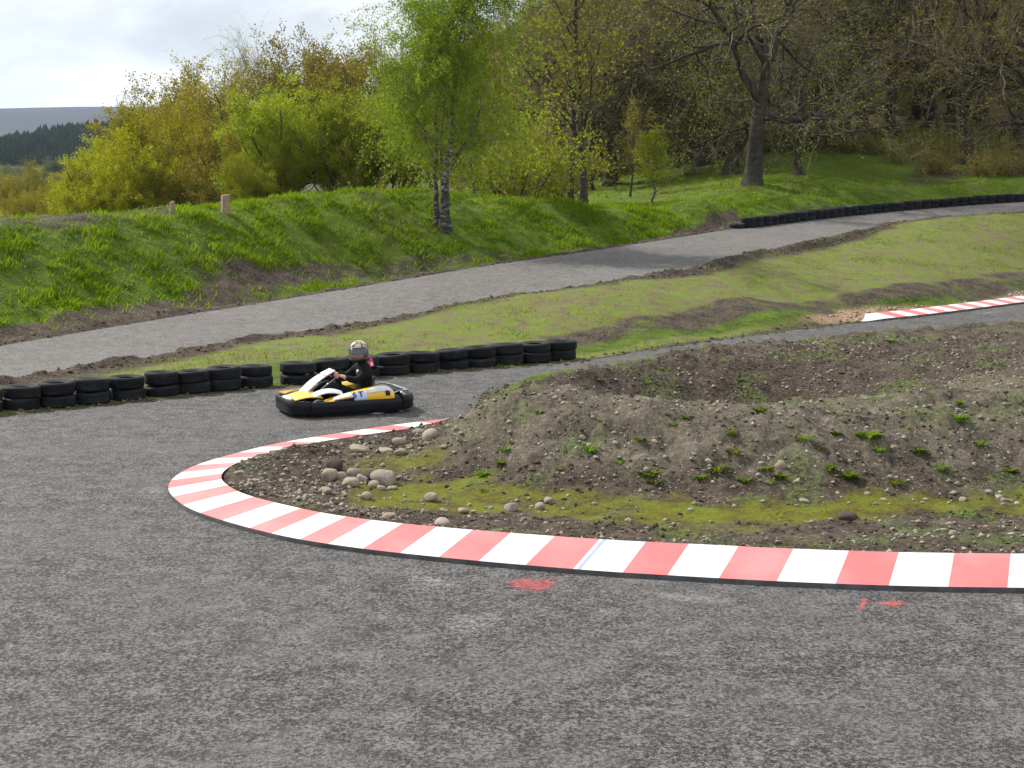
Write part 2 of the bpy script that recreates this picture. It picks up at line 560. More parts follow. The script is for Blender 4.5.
xs = axis([(-40, -12, .35), (-12, -5, .11), (-5, 9.5, .06), (9.5, 14, .12), (14, 45, .35)])
xs = np.concatenate([-geo(40, 9000, .6)[::-1], xs, geo(45, 9000, .6)])
ys = axis([(-20, 8, .8), (8, 12.4, .25), (12.4, 27.8, .085), (27.8, 57, .16), (57, 84, .3), (84, 128, .75)])
ys = np.concatenate([-20 - geo(0, 300, 1.)[::-1], ys, geo(128, 13500, 1.2, 1.1)])
GX, GY = np.meshgrid(xs, ys)
GZ, DU, DL, LAT = ground(GX, GY, True)
near = np.hypot(GX, GY / YS - 25) < 60
nf = lambda f, o=4, s=0: fbm(GX, GY, f, o, s)
dinf = np.full(GX.shape, 9.); q = near & (GX > -6) & (GX < 14) & (GY > 10) & (GY < 36)
dinf[q] = sdpoly(GX[q], GY[q], INFIELD)
def pm(poly, amp, f, soft, seed, only=near):
    out = np.zeros(GX.shape); lo = poly.min(0) - 3; hi = poly.max(0) + 3
    k = only & (GX > lo[0]) & (GX < hi[0]) & (GY > lo[1]) & (GY < hi[1])
    d = sdpoly(GX[k], GY[k], poly) + amp * fbm(GX[k], GY[k], f, 4, seed)
    out[k] = 1 - sstep(-soft, soft, d); return out
m_inf = 1 - sstep(-.05, .1, dinf)
m_moss = np.maximum(pm(MOSS, .55, 1.8, .2, 11), .8 * pm(MOSS2, .5, 1.8, .25, 12)) * m_inf * (1 - .55 * sstep(.15, .45, nf(2.6, 4, 23)))
# green flush on the mound: scattered
m_green = np.clip(sstep(.12, .45, nf(1.2, 5, 21)) * m_inf * .6, 0, 1)
m_field = np.clip(pm(FIELD, .5, 1.2, .3, 13) + pm(STRIP, .2, 2, .12, 14), 0, 1)
m_dirt = np.clip(pm(DIRT, .5, 1.1, .3, 15) + .75 * pm(DIRT2, .6, 1., .3, 16) + .85 * pm(LITTER, .5, 1.2, .3, 17) + pm(BROWNW, 2, .4, 1, 18), 0, 1)
verge_w = np.where(LAT > 0, np.where(GX > 8.5, .25, 1.3), .85) + .35 * nf(.8, 3, 31)
m_verge = (1 - sstep(verge_w - .15, verge_w + .2, DU)) * (DU < 5)
m_verge = np.maximum(m_verge, (1 - sstep(.12, .4, DL + .12 * nf(2.5, 3, 33))) * (m_inf < .5) * (DL < 5) * .8)
m_chips = pm(CHIPS, .15, 2, .15, 19)
field_or_strip = m_field
# bank beside the lower track: what is neither field nor embankment
bankpoly = polyhit([(540, 352), (600, 341), (700, 330), (840, 314), (960, 300), (1060, 290), (1060, 272), (940, 283), (860, 291), (760, 299), (660, 315), (600, 326), (545, 338)])
m_bank = pm(bankpoly, .14, 1.5, .12, 20) * (1 - .6 * sstep(.2, .5, nf(1.3, 4, 22)))
soil = np.clip(m_inf + m_dirt + m_verge + m_bank + m_chips, 0, 1)
# small relief
kerbside = m_inf * np.exp(-(np.maximum(-dinf, 0) / .5) ** 2) * (1 - .5 * sstep(19.5, 22, GY))
GZ = GZ + .12 * kerbside
off = np.clip(np.minimum(DU, DL) / .4, 0, 1)
lump = .035 * nf(2.3, 3, 41) + .022 * nf(6., 3, 42) + .012 * nf(14., 2, 43)
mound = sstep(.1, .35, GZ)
calm = 1 - .75 * m_moss
GZ = GZ + near * off * (m_inf * calm * (lump * (1.1 + 1.2 * mound) + .045 * np.abs(nf(7., 4, 44)) * (1 + 1.3 * mound)) + (1 - m_inf) * (.04 * nf(.9, 3, 45) + soil * (.035 * np.abs(nf(5., 3, 46)))))
emb = (LAT > 0) & (DU > .3) & (DU < 60)
GZ = GZ + np.where(emb & near, sstep(.4, 1.6, DU) * (.10 * nf(1.0, 3, 47) + .06 * nf(2.6, 2, 48)), 0)
# verge ridge thrown up along the near edge of the upper track
GZ = GZ + np.where((DU > 0) & (DU < 1.0) & near, .16 * np.exp(-((DU - .34) / .2) ** 2) * (.55 + .9 * np.clip(nf(1.6, 3, 49) + .2, 0, 1)), 0)
# sunk a little under the road sheets and the kerb
GZ = GZ - .06 * (1 - sstep(-.16, -.02, DU)) - .06 * (1 - sstep(-.16, -.02, DL))
dk = np.full(GX.shape, 9.); q = near & (GX > -6) & (GX < 14) & (GY > 10) & (GY < 24)
kb = np.vstack([KO[::6], (KO + kn * KW)[::-6]])
dk[q] = sdpoly(GX[q], GY[q], kb)
GZ = np.where(dk < .03, np.minimum(GZ, -.03), GZ)
kb2 = flat([(857, 323.5), (880, 321.5), (940, 315), (1024, 304), (1100, 293.5), (1200, 281.5)])
kb2 = np.vstack([kb2, (kb2 + np.array([-.28, .62]))[::-1]])
q = near & (GX > 6) & (GX < 24) & (GY > 30) & (GY < 60)
dk2 = np.full(GX.shape, 9.); dk2[q] = sdpoly(GX[q], GY[q], kb2)
GZ = np.where(dk2 < .12, np.minimum(GZ, .0), np.where(dk2 < .8, np.minimum(GZ, .02 + .35 * (dk2 - .12)), GZ))
# grassy lip along the front of the bank, right of the birch
lip = np.array([pd(u, v, Y * YS)[:2] for u, v, Y in crest if u >= 480])
lip = smooth_poly(lip, .5); q = near & (GX > -3) & (GX < 24)
dlip = np.full(GX.shape, 9.); gx_, gy_ = GX[q], GY[q]; dl2 = np.full(len(gx_), 99.)
for p_ in lip: dl2 = np.minimum(dl2, (gx_ - p_[0]) ** 2 + (gy_ - p_[1]) ** 2)
dlip[q] = np.sqrt(dl2)
GZ = GZ + .30 * np.exp(-(dlip / 1.3) ** 2) * sstep(-2, 2, GX)

ny, nx = GX.shape
i = np.arange(ny - 1)[:, None]; j = np.arange(nx - 1)[None]
gf = np.stack([i * nx + j, i * nx + j + 1, (i + 1) * nx + j + 1, (i + 1) * nx + j], -1).reshape(-1, 4)
gme = newmesh('ground', np.stack([GX, GY, GZ], -1), gf)
far = sstep(60, 110, np.hypot(GX, GY / YS - 20))
wood = near * emb * sstep(2.2, 6, DU) * (GX > -8)
def attr(name, a, b, c_):
    at = gme.color_attributes.new(name, 'FLOAT_COLOR', 'POINT')
    at.data.foreach_set('color', np.stack([a, b, c_, np.ones_like(a)], -1).astype(np.float32).ravel())
attr('zone_a', soil, m_moss, np.clip(m_green, 0, 1))
m_litter = near * sstep(0, 1, (GY / YS - (64 - .12 * GX) + 4 * nf(.12, 3, 57)) / 8) + (1 - near) * (1 - far)
soil2 = np.clip(m_litter, 0, 1)
attr('zone_b', m_field, far, m_chips)
HOLLOW_SHADE = np.vstack([np.array([pz(u, v, .2)[:2] for u, v in [(500, 392), (600, 375), (680, 364), (760, 354), (880, 342), (1024, 331), (1100, 325)]]), [[9.6, 24.9], [7.5, 24], [5.8, 22.8], [4.2, 21.3], [2, 21], [.4, 21]]])
m_hollow_shade = pm(HOLLOW_SHADE, .3, 1.5, .25, 55)  # shade of the hollow's back slope, painted in as darker soil colour
attr('zone_c', mound * m_inf * (1 - .8 * m_hollow_shade), wood, np.clip(m_litter * (1 - far), 0, 1))

t = NT('ground_cover'); P = t.obj()
def va(nm):
    a = t.n('ShaderNodeVertexColor', layer_name=nm); s = t.n('ShaderNodeSeparateColor')
    t.t.links.new(a.outputs['Color'], s.inputs[0]); return s.outputs
A, B_, C_ = va('zone_a'), va('zone_b'), va('zone_c')
n_big = t.noise(.35, 4, .6, P); n_mid = t.noise(2.2, 5, .62, P); n_fin = t.noise(14, 5, .65, P); n_gr = t.noise(55, 3, .6, P)
grass = t.ramp(t.math('ADD', t.math('MULTIPLY', n_mid, .5), t.math('MULTIPLY', n_fin, .5)), [(.34, (.022, .034, .006)), (.47, (.055, .088, .008)), (.58, (.095, .145, .010)), (.72, (.16, .15, .05))])
patch = t.ramp(t.math('ADD', t.math('MULTIPLY', n_mid, .55), t.math('MULTIPLY', n_fin, .45)), [(.36, (.085, .066, .042)), (.45, (.145, .12, .065)), (.505, (.135, .145, .04)), (.56, (.115, .17, .022)), (.66, (.155, .215, .022))])
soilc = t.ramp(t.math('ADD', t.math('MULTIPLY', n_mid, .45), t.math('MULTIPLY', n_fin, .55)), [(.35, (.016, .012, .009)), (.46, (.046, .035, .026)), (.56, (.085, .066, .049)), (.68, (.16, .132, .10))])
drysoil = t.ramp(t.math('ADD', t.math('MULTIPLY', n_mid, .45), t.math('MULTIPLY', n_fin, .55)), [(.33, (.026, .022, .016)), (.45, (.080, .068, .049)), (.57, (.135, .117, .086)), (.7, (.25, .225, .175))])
mossc = t.ramp(t.math('ADD', t.math('MULTIPLY', n_mid, .6), t.math('MULTIPLY', n_fin, .4)), [(.36, (.050, .040, .02)), (.45, (.095, .085, .014)), (.53, (.12, .13, .010)), (.60, (.11, .15, .012)), (.70, (.19, .16, .05))])
weedc = t.ramp(n_fin, [(.35, (.04, .07, .012)), (.6, (.09, .16, .02))])
chipc = t.ramp(t.noise(20, 4, .7, P), [(.35, (.12, .08, .05)), (.5, (.27, .19, .12)), (.65, (.4, .3, .2))])
farc = t.ramp(t.noise(.02, 4, .6, P), [(.35, (.04, .045, .018)), (.5, (.055, .06, .022)), (.65, (.075, .065, .03))])
woodc = t.ramp(t.math('ADD', t.math('MULTIPLY', n_big, .6), t.math('MULTIPLY', n_fin, .4)), [(.36, (.075, .06, .028)), (.45, (.085, .11, .015)), (.55, (.10, .155, .014)), (.68, (.14, .17, .03))])
cc = t.mix(C_[1], grass, woodc)
litc = t.ramp(t.math('ADD', t.math('MULTIPLY', n_big, .6), t.math('MULTIPLY', n_fin, .4)), [(.36, (.06, .048, .028)), (.47, (.09, .072, .036)), (.56, (.095, .095, .03)), (.66, (.12, .10, .055))])
cc = t.mix(C_[2], cc, litc)
cc = t.mix(B_[0], cc, patch)
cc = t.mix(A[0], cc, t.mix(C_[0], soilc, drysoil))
pebble = t.vor(30, P).outputs['Distance']
vcell = t.vor(30, P).outputs['Color']
sepv = t.n('ShaderNodeSeparateColor'); t.t.links.new(vcell, sepv.inputs[0])
isp = t.math('MULTIPLY', t.math('MULTIPLY', t.rmap(pebble, .25, .38, 1, 0), t.rmap(sepv.outputs[0], .72, .78)), A[0])
cc = t.mix(t.math('MULTIPLY', isp, .8), cc, t.ramp(sepv.outputs[1], [(0, (.14, .11, .09)), (.6, (.26, .22, .18)), (1, (.42, .38, .33))]))
cc = t.mix(t.math('MULTIPLY', A[2], t.rmap(n_fin, .42, .58)), cc, weedc)
cc = t.mix(A[1], cc, mossc)
cc = t.mix(B_[2], cc, chipc)
# heather moor on the far heights, colour darkened for cloud shadow, blued for haze
zz = t.n('ShaderNodeSeparateXYZ'); t.t.links.new(P, zz.inputs[0])
moorc = t.ramp(t.noise(.006, 5, .65, P), [(.35, (.010, .016, .018)), (.5, (.016, .019, .021)), (.65, (.027, .024, .025))])
farc2 = t.mix(t.rmap(zz.outputs[2], 60, 150), farc, moorc)
cc = t.mix(B_[1], cc, farc2)
hgt = t.math('ADD', t.math('MULTIPLY', n_fin, .7), t.math('MULTIPLY', n_gr, .35))
hgt = t.math('ADD', hgt, t.math('MULTIPLY', isp, .3))
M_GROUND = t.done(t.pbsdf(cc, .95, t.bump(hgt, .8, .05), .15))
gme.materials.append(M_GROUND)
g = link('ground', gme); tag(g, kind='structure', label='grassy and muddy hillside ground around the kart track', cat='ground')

# ------------------------------------------------------------------ asphalt
def asphalt(name, dark, mid, light, dust, streak_dir=None):
    t = NT(name); P = t.obj()
    big = t.noise(.45, 4, .6, P); mid_n = t.noise(3.2, 5, .65, P, .3); fin = t.noise(36, 4, .75, P); gr = t.vor(75, P)
    mp = t.n('ShaderNodeMapping'); t.t.links.new(P, mp.inputs[0])
    mp.inputs['Rotation'].default_value = (0, 0, R(-20)); mp.inputs['Scale'].default_value = (1.0, 3.0, 1)
    st = t.noise(1.4, 5, .62, mp.outputs[0], .6)
    mp2 = t.n('ShaderNodeMapping'); t.t.links.new(P, mp2.inputs[0]); mp2.inputs['Scale'].default_value = (1.0, .75, 1)
    f = t.math('ADD', t.math('MULTIPLY', fin, .62), t.math('MULTIPLY', mid_n, .30))
    f = t.math('ADD', f, t.math('MULTIPLY', st, .08))
    cel = t.vor(52, P); sc_ = t.n('ShaderNodeSeparateColor'); t.t.links.new(cel.outputs['Color'], sc_.inputs[0])
    cel2 = t.vor(27, P); sc2 = t.n('ShaderNodeSeparateColor'); t.t.links.new(cel2.outputs['Color'], sc2.inputs[0])
    f = t.math('ADD', f, t.math('MULTIPLY', t.math('SUBTRACT', sc_.outputs[0], .5), .16))
    f = t.math('ADD', f, t.math('MULTIPLY', t.math('SUBTRACT', sc2.outputs[1], .5), .10))
    cc = t.ramp(f, [(.38, dark), (.47, mid), (.57, light), (.68, tuple(x * 1.35 for x in light))])
    cc = t.mix(t.math('MULTIPLY', t.rmap(big, .42, .62, 0, 1, True), .35), cc, dust)
    # dark pits between the chippings, pale chips
    sp = t.n('ShaderNodeSeparateColor'); t.t.links.new(gr.outputs['Color'], sp.inputs[0])
    pit = t.math('MULTIPLY', t.rmap(t.noise(26, 3, .6, mp2.outputs[0]), .50, .60), t.rmap(t.noise(5, 4, .6, P), .38, .6))
    cc = t.mix(t.math('MULTIPLY', pit, .8), cc, tuple(x * .45 for x in dark))
    chip = t.math('MULTIPLY', t.rmap(sp.outputs[1], .95, .97), t.rmap(gr.outputs['Distance'], .2, .4, 1, 0))
    cc = t.mix(t.math('MULTIPLY', chip, .7), cc, (.36, .34, .31))
    h = t.math('ADD', t.math('MULTIPLY', fin, .6), t.math('MULTIPLY', gr.outputs['Distance'], -.5))
    h = t.math('SUBTRACT', h, t.math('MULTIPLY', pit, .4))
    return t.done(t.pbsdf(cc, .82, t.bump(h, .9, .012), .35))


M_TAR = asphalt('worn_asphalt', (.008, .008, .009), (.044, .043, .042), (.135, .129, .124), (.115, .108, .102))
M_TAR2 = asphalt('pale_asphalt', (.06, .056, .053), (.105, .099, .094), (.15, .141, .133), (.16, .15, .14))


def sheet(name, outline, z, mat):
    bm = bmesh.new()
    vs = [bm.verts.new((p[0], p[1], z)) for p in outline]
    f = bm.faces.new(vs); f.normal_update()
    if f.normal.z < 0: bmesh.ops.reverse_faces(bm, faces=[f])
    bmesh.ops.triangulate(bm, faces=bm.faces)
    me = bpy.data.meshes.new(name); bm.to_mesh(me); bm.free(); me.materials.append(mat)
    return link(name, me)


o = sheet('lower_track', TRACK, 0.0, M_TAR); tag(o, 'worn grey tarmac kart track with pale scuffs', 'track', kind='structure')
# upper road: ruled strip that follows the slope
sN = rough_edge(NEs[:, :2], .06, 5); sF = rough_edge(FEs[:, :2], .06, 6)
idx = np.linspace(0, 1, 260)
def ev(P): return np.stack([np.interp(idx, np.linspace(0, 1, len(P)), P[:, k]) for k in range(2)], -1)
def strip_by_center(inset):
    L = RC[:, :2] - nrm * (RW + inset)[:, None]; Rr = RC[:, :2] + nrm * (RW + inset)[:, None]
    return rough_edge(L, .07, 5), rough_edge(Rr, .07, 6)
L, Rr = strip_by_center(0.0)
cols = np.linspace(0, 1, 9)
V = L[:, None] * (1 - cols)[None, :, None] + Rr[:, None] * cols[None, :, None]
VZ = np.repeat(RZs[:, None], 9, 1) + .03 * ((V - RC[:, None, :2]) * nrm[:, None]).sum(-1)
n = len(L); i = np.arange(n - 1)[:, None]; j = np.arange(8)[None]
f = np.stack([i * 9 + j, (i + 1) * 9 + j, (i + 1) * 9 + j + 1, i * 9 + j + 1], -1).reshape(-1, 4)[:, ::-1]
me = newmesh('upper_track', np.concatenate([V, VZ[..., None]], -1), f, [M_TAR2])
o = link('upper_track', me); tag(o, 'pale tarmac upper kart track curving uphill to the right', 'track', kind='structure')

# ------------------------------------------------------------------ kerbs
def paint(name, c_, dirt=.25, rough=.5):
    t = NT(name); P = t.obj()
    a = t.noise(5, 5, .65, P); b = t.noise(45, 4, .7, P); sp = t.noise(1.1, 3, .6, P)
    d = t.math('MULTIPLY', t.rmap(t.math('ADD', t.math('MULTIPLY', a, .6), t.math('MULTIPLY', b, .4)), .5, .72, 0, 1, True), dirt)
    rb = t.n('ShaderNodeMapping'); t.t.links.new(P, rb.inputs[0]); rb.inputs['Scale'].default_value = (.9, 4, 1)
    rub = t.rmap(t.noise(2.2, 5, .7, rb.outputs[0]), .56, .74, 0, .42)
    chip = t.rmap(t.noise(60, 3, .6, P), .69, .73, 0, .75)
    cc = t.mix(d, c_, (.3, .26, .23)); cc = t.mix(rub, cc, (.10, .095, .095)); cc = t.mix(t.math('MULTIPLY', chip, t.rmap(a, .45, .6)), cc, (.22, .2, .19)); cc = t.mix(t.math('MULTIPLY', t.rmap(sp, .4, .7), .12), cc, (.85, .8, .78))
    return t.done(t.pbsdf(cc, rough, t.bump(b, .25, .006), .5))


M_WHITE = paint('white_kerb_paint', (.64, .635, .63), .35)
M_RED = paint('red_kerb_paint', (.60, .135, .135), .3)
M_KFACE = simple('dark_kerb_edge', (.075, .078, .08), .85, .35, 6, .3, bump=.4)


def kerb(name, P, S, N, width, hin, hout, stripe, s0, joint, label, taper=0., zf=None, first_white=.07, bl=None, skew=None):
    n = len(P)
    zf = np.zeros(n) if zf is None else zf
    tp = np.clip(S / taper, .03, 1) if taper else np.ones(n)
    prof = [(0, -.05, 0), (0, .4, 0), (.012, 1, 0), (.25, None, 1), (.5, None, 1), (.75, None, 1), (.975, None, 1), (1, None, 1), (1.0, -.05, 0)]
    rows = []
    for (a, h, k) in prof:
        w = width * a * tp
        if h is None: z = (hout + (np.interp(S, *hin) - hout) * a if isinstance(hin, tuple) else hout + (hin - hout) * a)
        elif h < 0: z = h
        else: z = hout * h
        z = np.where(z > 0, z * (.35 + .65 * tp), z)
        Q = P + N * w[:, None]
        if skew is not None: Q = Q + np.gradient(P, axis=0) / (np.linalg.norm(np.gradient(P, axis=0), axis=1, keepdims=True) + 1e-9) * (a * np.interp(S, *skew))[:, None]
        rows.append(np.concatenate([Q, (zf + z)[:, None]], 1))
    V = np.stack(rows, 1); m = len(prof)
    i = np.arange(n - 1)[:, None]; j = np.arange(m - 1)[None]
    f = np.stack([i * m + j, (i + 1) * m + j, (i + 1) * m + j + 1, i * m + j + 1], -1).reshape(-1, 4)
    sm = (S[:-1] + S[1:]) / 2 - s0
    k = np.where(sm >= 0, np.floor(sm / stripe) % 2 == 0, np.where(sm > -first_white, True, np.floor((-sm - first_white) / stripe) % 2 == 1))
    if bl is not None: k = (np.searchsorted(bl[0], sm + s0) + bl[1]) % 2 == 0
    top = np.where(k, 0, 1)
    mi = np.repeat(top[:, None], m - 1, 1); mi[:, :2] = 2; mi[:, -1] = 2
    if joint:
        mi[np.abs(sm) < .019, 2:-1] = 3
    me = newmesh(name, V, f, [M_WHITE, M_RED, M_KFACE, M_JOINT], mi.ravel(), True)
    me.set_sharp_from_angle(angle=R(30))
    o = link(name, me); tag(o, label, 'kerb'); return o


M_JOINT = simple('grey_joint', (.32, .35, .43), .6, .1)
jx = pz(575, 574, 0)[:2]
s0 = KS[np.argmin(((KO - jx) ** 2).sum(1))]
# make stripe borders crisp: insert vertices exactly on borders
def cut(P, S, N, borders):
    s2 = np.unique(np.round(np.concatenate([S, borders, borders + .002]), 4)); s2 = s2[(s2 >= S[0]) & (s2 <= S[-1])]
    f = lambda A: np.stack([np.interp(s2, S, A[:, q]) for q in (0, 1)], -1)
    return f(P), s2, f(N)
def s_at(u):
    uv = np.array([(q[0], q[1]) for q in kout_px], float); k = np.arange(len(uv)) >= 11
    v = np.interp(u, uv[k, 0], uv[k, 1]); p = pz(u, v, 0)[:2]
    return KS[np.argmin(((KO - p) ** 2).sum(1))]
bpx = [250, 272, 300, 327, 362, 400, 440, 481, 525, 571, 620, 668, 721, 777, 834, 890, 948, 1007, 1067, 1128, 1190]
bl = np.array([s_at(u) for u in bpx])
nl = int(bl[0] / .47)
bl = np.concatenate([bl[0] - .47 * np.arange(nl, 0, -1), bl, bl[-1] + .5 * np.arange(1, 16)])
par = (nl + 9) % 2            # the stripe that ends at border index nl+9 (x=571) is red
par = 0 if ((nl + 9) % 2 == 1) else 1
sj = s_at(576)
kerb('track_kerb', *cut(KO, KS, kn, np.concatenate([bl, [sj - .02, sj + .02]])), KW, ([0, s_at(250) - 3.5, s_at(300), s_at(700)], [.075, .12, .17, .195]), .045, .5, sj, True, 'long red and white striped kerb curving round the hairpin in the foreground',
     bl=(bl, par), skew=([0, s_at(300), s_at(576), s_at(1007)], [.0, .08, .10, .19]))
k2 = smooth_poly([pz(u, v, 0)[:2] for u, v in [(861, 322.5), (880, 321), (940, 314.5), (1024, 303.5), (1100, 293), (1200, 281)]], .05)
k2, s2 = resample(k2, .05); t2 = np.gradient(k2, axis=0); t2 /= np.linalg.norm(t2, axis=1, keepdims=True)
kerb('track_kerb', *cut(k2, s2, np.stack([-t2[:, 1], t2[:, 0]], -1), np.arange(60) * .5 + .9), .6, .13, .05, .5, .9, False,
     'short red and white kerb with a tapered tip beside the lower track at right', taper=.9, first_white=.9)
# low, half buried kerb pieces along the near edge of the upper track
LE = RC[:, :2] - nrm * (RW + .02)[:, None]
a = np.argmin(np.abs(LE[:, 0] - hit1(857, 227)[0])); 
k3 = LE[a:a + 110]; z3 = RZs[a:a + 110] - .03 * RW[a:a + 110]
K3 = np.concatenate([k3, z3[:, None]], 1); K3, s3 = resample(K3, .08)
t3 = np.gradient(K3[:, :2], axis=0); t3 /= np.linalg.norm(t3, axis=1, keepdims=True)
kerb('track_kerb', K3[:, :2], s3, np.stack([t3[:, 1], -t3[:, 0]], -1), .45, .10, .04, .55, 0, False,
     'low dirty red and white kerb on the near edge of the upper track', zf=K3[:, 2])

# sprayed and scuffed marks on the tarmac
def markmat(name, c_, lo, hi, sc_):
    t = NT(name); P = t.obj()
    f = t.math('ADD', t.math('MULTIPLY', t.noise(sc_, 4, .7, P), .55), t.math('MULTIPLY', t.noise(sc_ * 5, 3, .7, P), .45))
    e = t.n('ShaderNodeVertexColor', layer_name='edge'); sp = t.n('ShaderNodeSeparateColor'); t.t.links.new(e.outputs[0], sp.inputs[0])
    f = t.math('ADD', f, t.math('MULTIPLY', sp.outputs[0], .22))
    al = t.rmap(f, lo, hi, 0, .9)
    tr = t.n('ShaderNodeBsdfTransparent'); b = t.pbsdf(c_, .8)
    mx = t.n('ShaderNodeMixShader'); t.set(mx.inputs[0], al); t.t.links.new(tr.outputs[0], mx.inputs[1]); t.t.links.new(b, mx.inputs[2])
    return t.done(mx.outputs[0])


M_SPRAY = markmat('red_spray', (.55, .09, .09), .58, .84, 11)
M_SCUFF = markmat('white_scuff', (.36, .34, .32), .66, .86, 12)
def mark(name, px, mat, label, cat, z=.004):
    P = smooth_poly([pz(u, v, z)[:2] for u, v in px + px[:1]], .04)[:-1]
    cen = P.mean(0); rings = [P, cen + (P - cen) * .55, cen + (P - cen) * .02]
    V = np.vstack(rings); V = np.hstack([V, np.full((len(V), 1), z)]); m = len(P)
    f = np.array([[r * m + q, r * m + (q + 1) % m, (r + 1) * m + (q + 1) % m, (r + 1) * m + q] for r in range(2) for q in range(m)])
    me = newmesh(name, V, f, [mat])
    at = me.color_attributes.new('edge', 'FLOAT_COLOR', 'POINT')
    e = np.repeat([0, .7, 1.0], m); at.data.foreach_set('color', np.stack([e, e, e, np.ones_like(e)], -1).astype(np.float32).ravel())
    o = link(name, me); tag(o, label, cat); return o
mark('spray_mark', [(494, 580), (520, 576), (560, 578), (566, 586), (545, 593), (515, 592)], M_SPRAY, 'faint red spray paint smear on tarmac below the kerb joint', 'paint mark')
mark('spray_mark', [(862, 595), (868, 597), (869, 602), (862, 612), (856, 612), (860, 603)], M_SPRAY, 'small upright red spray tick on tarmac near the kerb', 'paint mark')
mark('spray_mark', [(866, 601), (884, 601), (893, 598), (907, 601), (909, 606), (898, 610), (888, 606), (868, 604)], M_SPRAY, 'red sprayed arrow shaft and head on tarmac beside the tick', 'paint mark')
mark('scuff_mark', [(625, 588), (670, 590), (720, 594), (760, 600), (755, 606), (700, 607), (650, 602), (620, 596)], M_SCUFF, 'pale scuffed patch on tarmac just below the striped kerb', 'scuff mark')
mark('scuff_mark', [(985, 600), (1040, 598), (1060, 612), (1030, 622), (990, 612)], M_SCUFF, 'pale scuff on tarmac at the right end below the kerb', 'scuff mark')
mark('scuff_mark', [(395, 562), (440, 572), (490, 586), (470, 596), (420, 590), (380, 574)], M_SCUFF, 'pale scuff on tarmac below the kerb left of the red smear', 'scuff mark')
mark('scuff_mark', [(140, 484), (168, 482), (172, 492), (160, 500), (130, 496)], M_SCUFF, 'dusty white patch on tarmac at the outer tip of hairpin', 'scuff mark')
mark('scuff_mark', [(440, 610), (500, 606), (520, 624), (470, 644), (425, 632)], M_SCUFF, 'thin pale scratches on tarmac below the red smear', 'scuff mark')
mark('scuff_mark', [(970, 313), (1000, 310), (1006, 312), (975, 316)], M_SCUFF, 'pale tyre scrape on lower track beside the right hand kerb', 'scuff mark')
# ------------------------------------------------------------------ trees
def unit(a): return a / (np.linalg.norm(a, axis=-1, keepdims=True) + 1e-9)


def tubes(P, Rr, k):
    """P (B,n,3), Rr (B,n) -> verts, quads"""
    B, n, _ = P.shape
    t = unit(np.gradient(P, axis=1))
    ref = np.where(np.abs(t[..., 2:3]) < .8, np.array([0, 0, 1.]), np.array([1., 0, 0]))
    a = unit(np.cross(t, ref)); b = np.cross(a, t)
    th = np.arange(k) / k * 2 * np.pi
    v = P[:, :, None] + Rr[:, :, None, None] * (np.cos(th)[:, None] * a[:, :, None] + np.sin(th)[:, None] * b[:, :, None])
    i = np.arange(n - 1)[:, None]; j = np.arange(k)[None]
    f = np.stack([i * k + j, i * k + (j + 1) % k, (i + 1) * k + (j + 1) % k, (i + 1) * k + j], -1).reshape(-1, 4)
    f = (f[None] + (np.arange(B) * n * k)[:, None, None]).reshape(-1, 4)
    return v.reshape(-1, 3), f


def spawn(rg, P, Rr, kids, ang, ratio, t0, t1_, n, gnarl, trop, rr, rmin, shape=0., base_len=None, flat=0., jit=.6):
    """children of polylines P."""
    B, m, _ = P.shape
    seglen = np.linalg.norm(np.diff(P, axis=1), axis=2).sum(1)
    T = t0 + (t1_ - t0) * (np.arange(kids)[None] + rg.random((B, kids))) / kids
    x = T * (m - 1); i0 = np.clip(x.astype(int), 0, m - 2); fr = (x - i0)[..., None]
    bi = np.arange(B)[:, None]
    pos = P[bi, i0] * (1 - fr) + P[bi, i0 + 1] * fr
    rad = Rr[bi, i0] * (1 - fr[..., 0]) + Rr[bi, i0 + 1] * fr[..., 0]
    tg = unit(P[bi, i0 + 1] - P[bi, i0])
    az0 = rg.random((B, 1)) * 6.28
    az = az0 + np.arange(kids)[None] * 2.4 + rg.normal(0, .5, (B, kids))
    ref = np.where(np.abs(tg[..., 2:3]) < .9, np.array([0, 0, 1.]), np.array([1., 0, 0]))
    a = unit(np.cross(tg, ref)); b = np.cross(a, tg)
    A = R(ang[0]) + (R(ang[1]) - R(ang[0])) * rg.random((B, kids))
    d = np.cos(A)[..., None] * tg + np.sin(A)[..., None] * (np.cos(az)[..., None] * a + np.sin(az)[..., None] * b)
    d[..., 2] *= (1 - flat)
    L = (seglen[:, None] if base_len is None else base_len) * ratio * (1 - shape * (T - t0) / max(1e-6, (t1_ - t0))) * (1 - jit / 2 + jit * rg.random((B, kids)))
    pos = pos.reshape(-1, 3); d = unit(d.reshape(-1, 3)); L = L.ravel(); r0 = np.maximum(rad.ravel() * rr, rmin)
    return grow(rg, pos, d, L, r0, n, gnarl, trop, rmin)


def grow(rg, pos, d, L, r0, n, gnarl, trop, rmin, taper=.85):
    out = [pos]; step = (L / (n - 1))[:, None]
    for _ in range(n - 1):
        d = unit(d + rg.normal(0, gnarl, d.shape) + np.array([0, 0, trop]))
        pos = pos + d * step; out.append(pos)
    t = np.linspace(0, 1, n)[None]
    return np.stack(out, 1), np.maximum(r0[:, None] * (1 - taper * t), rmin * .6)


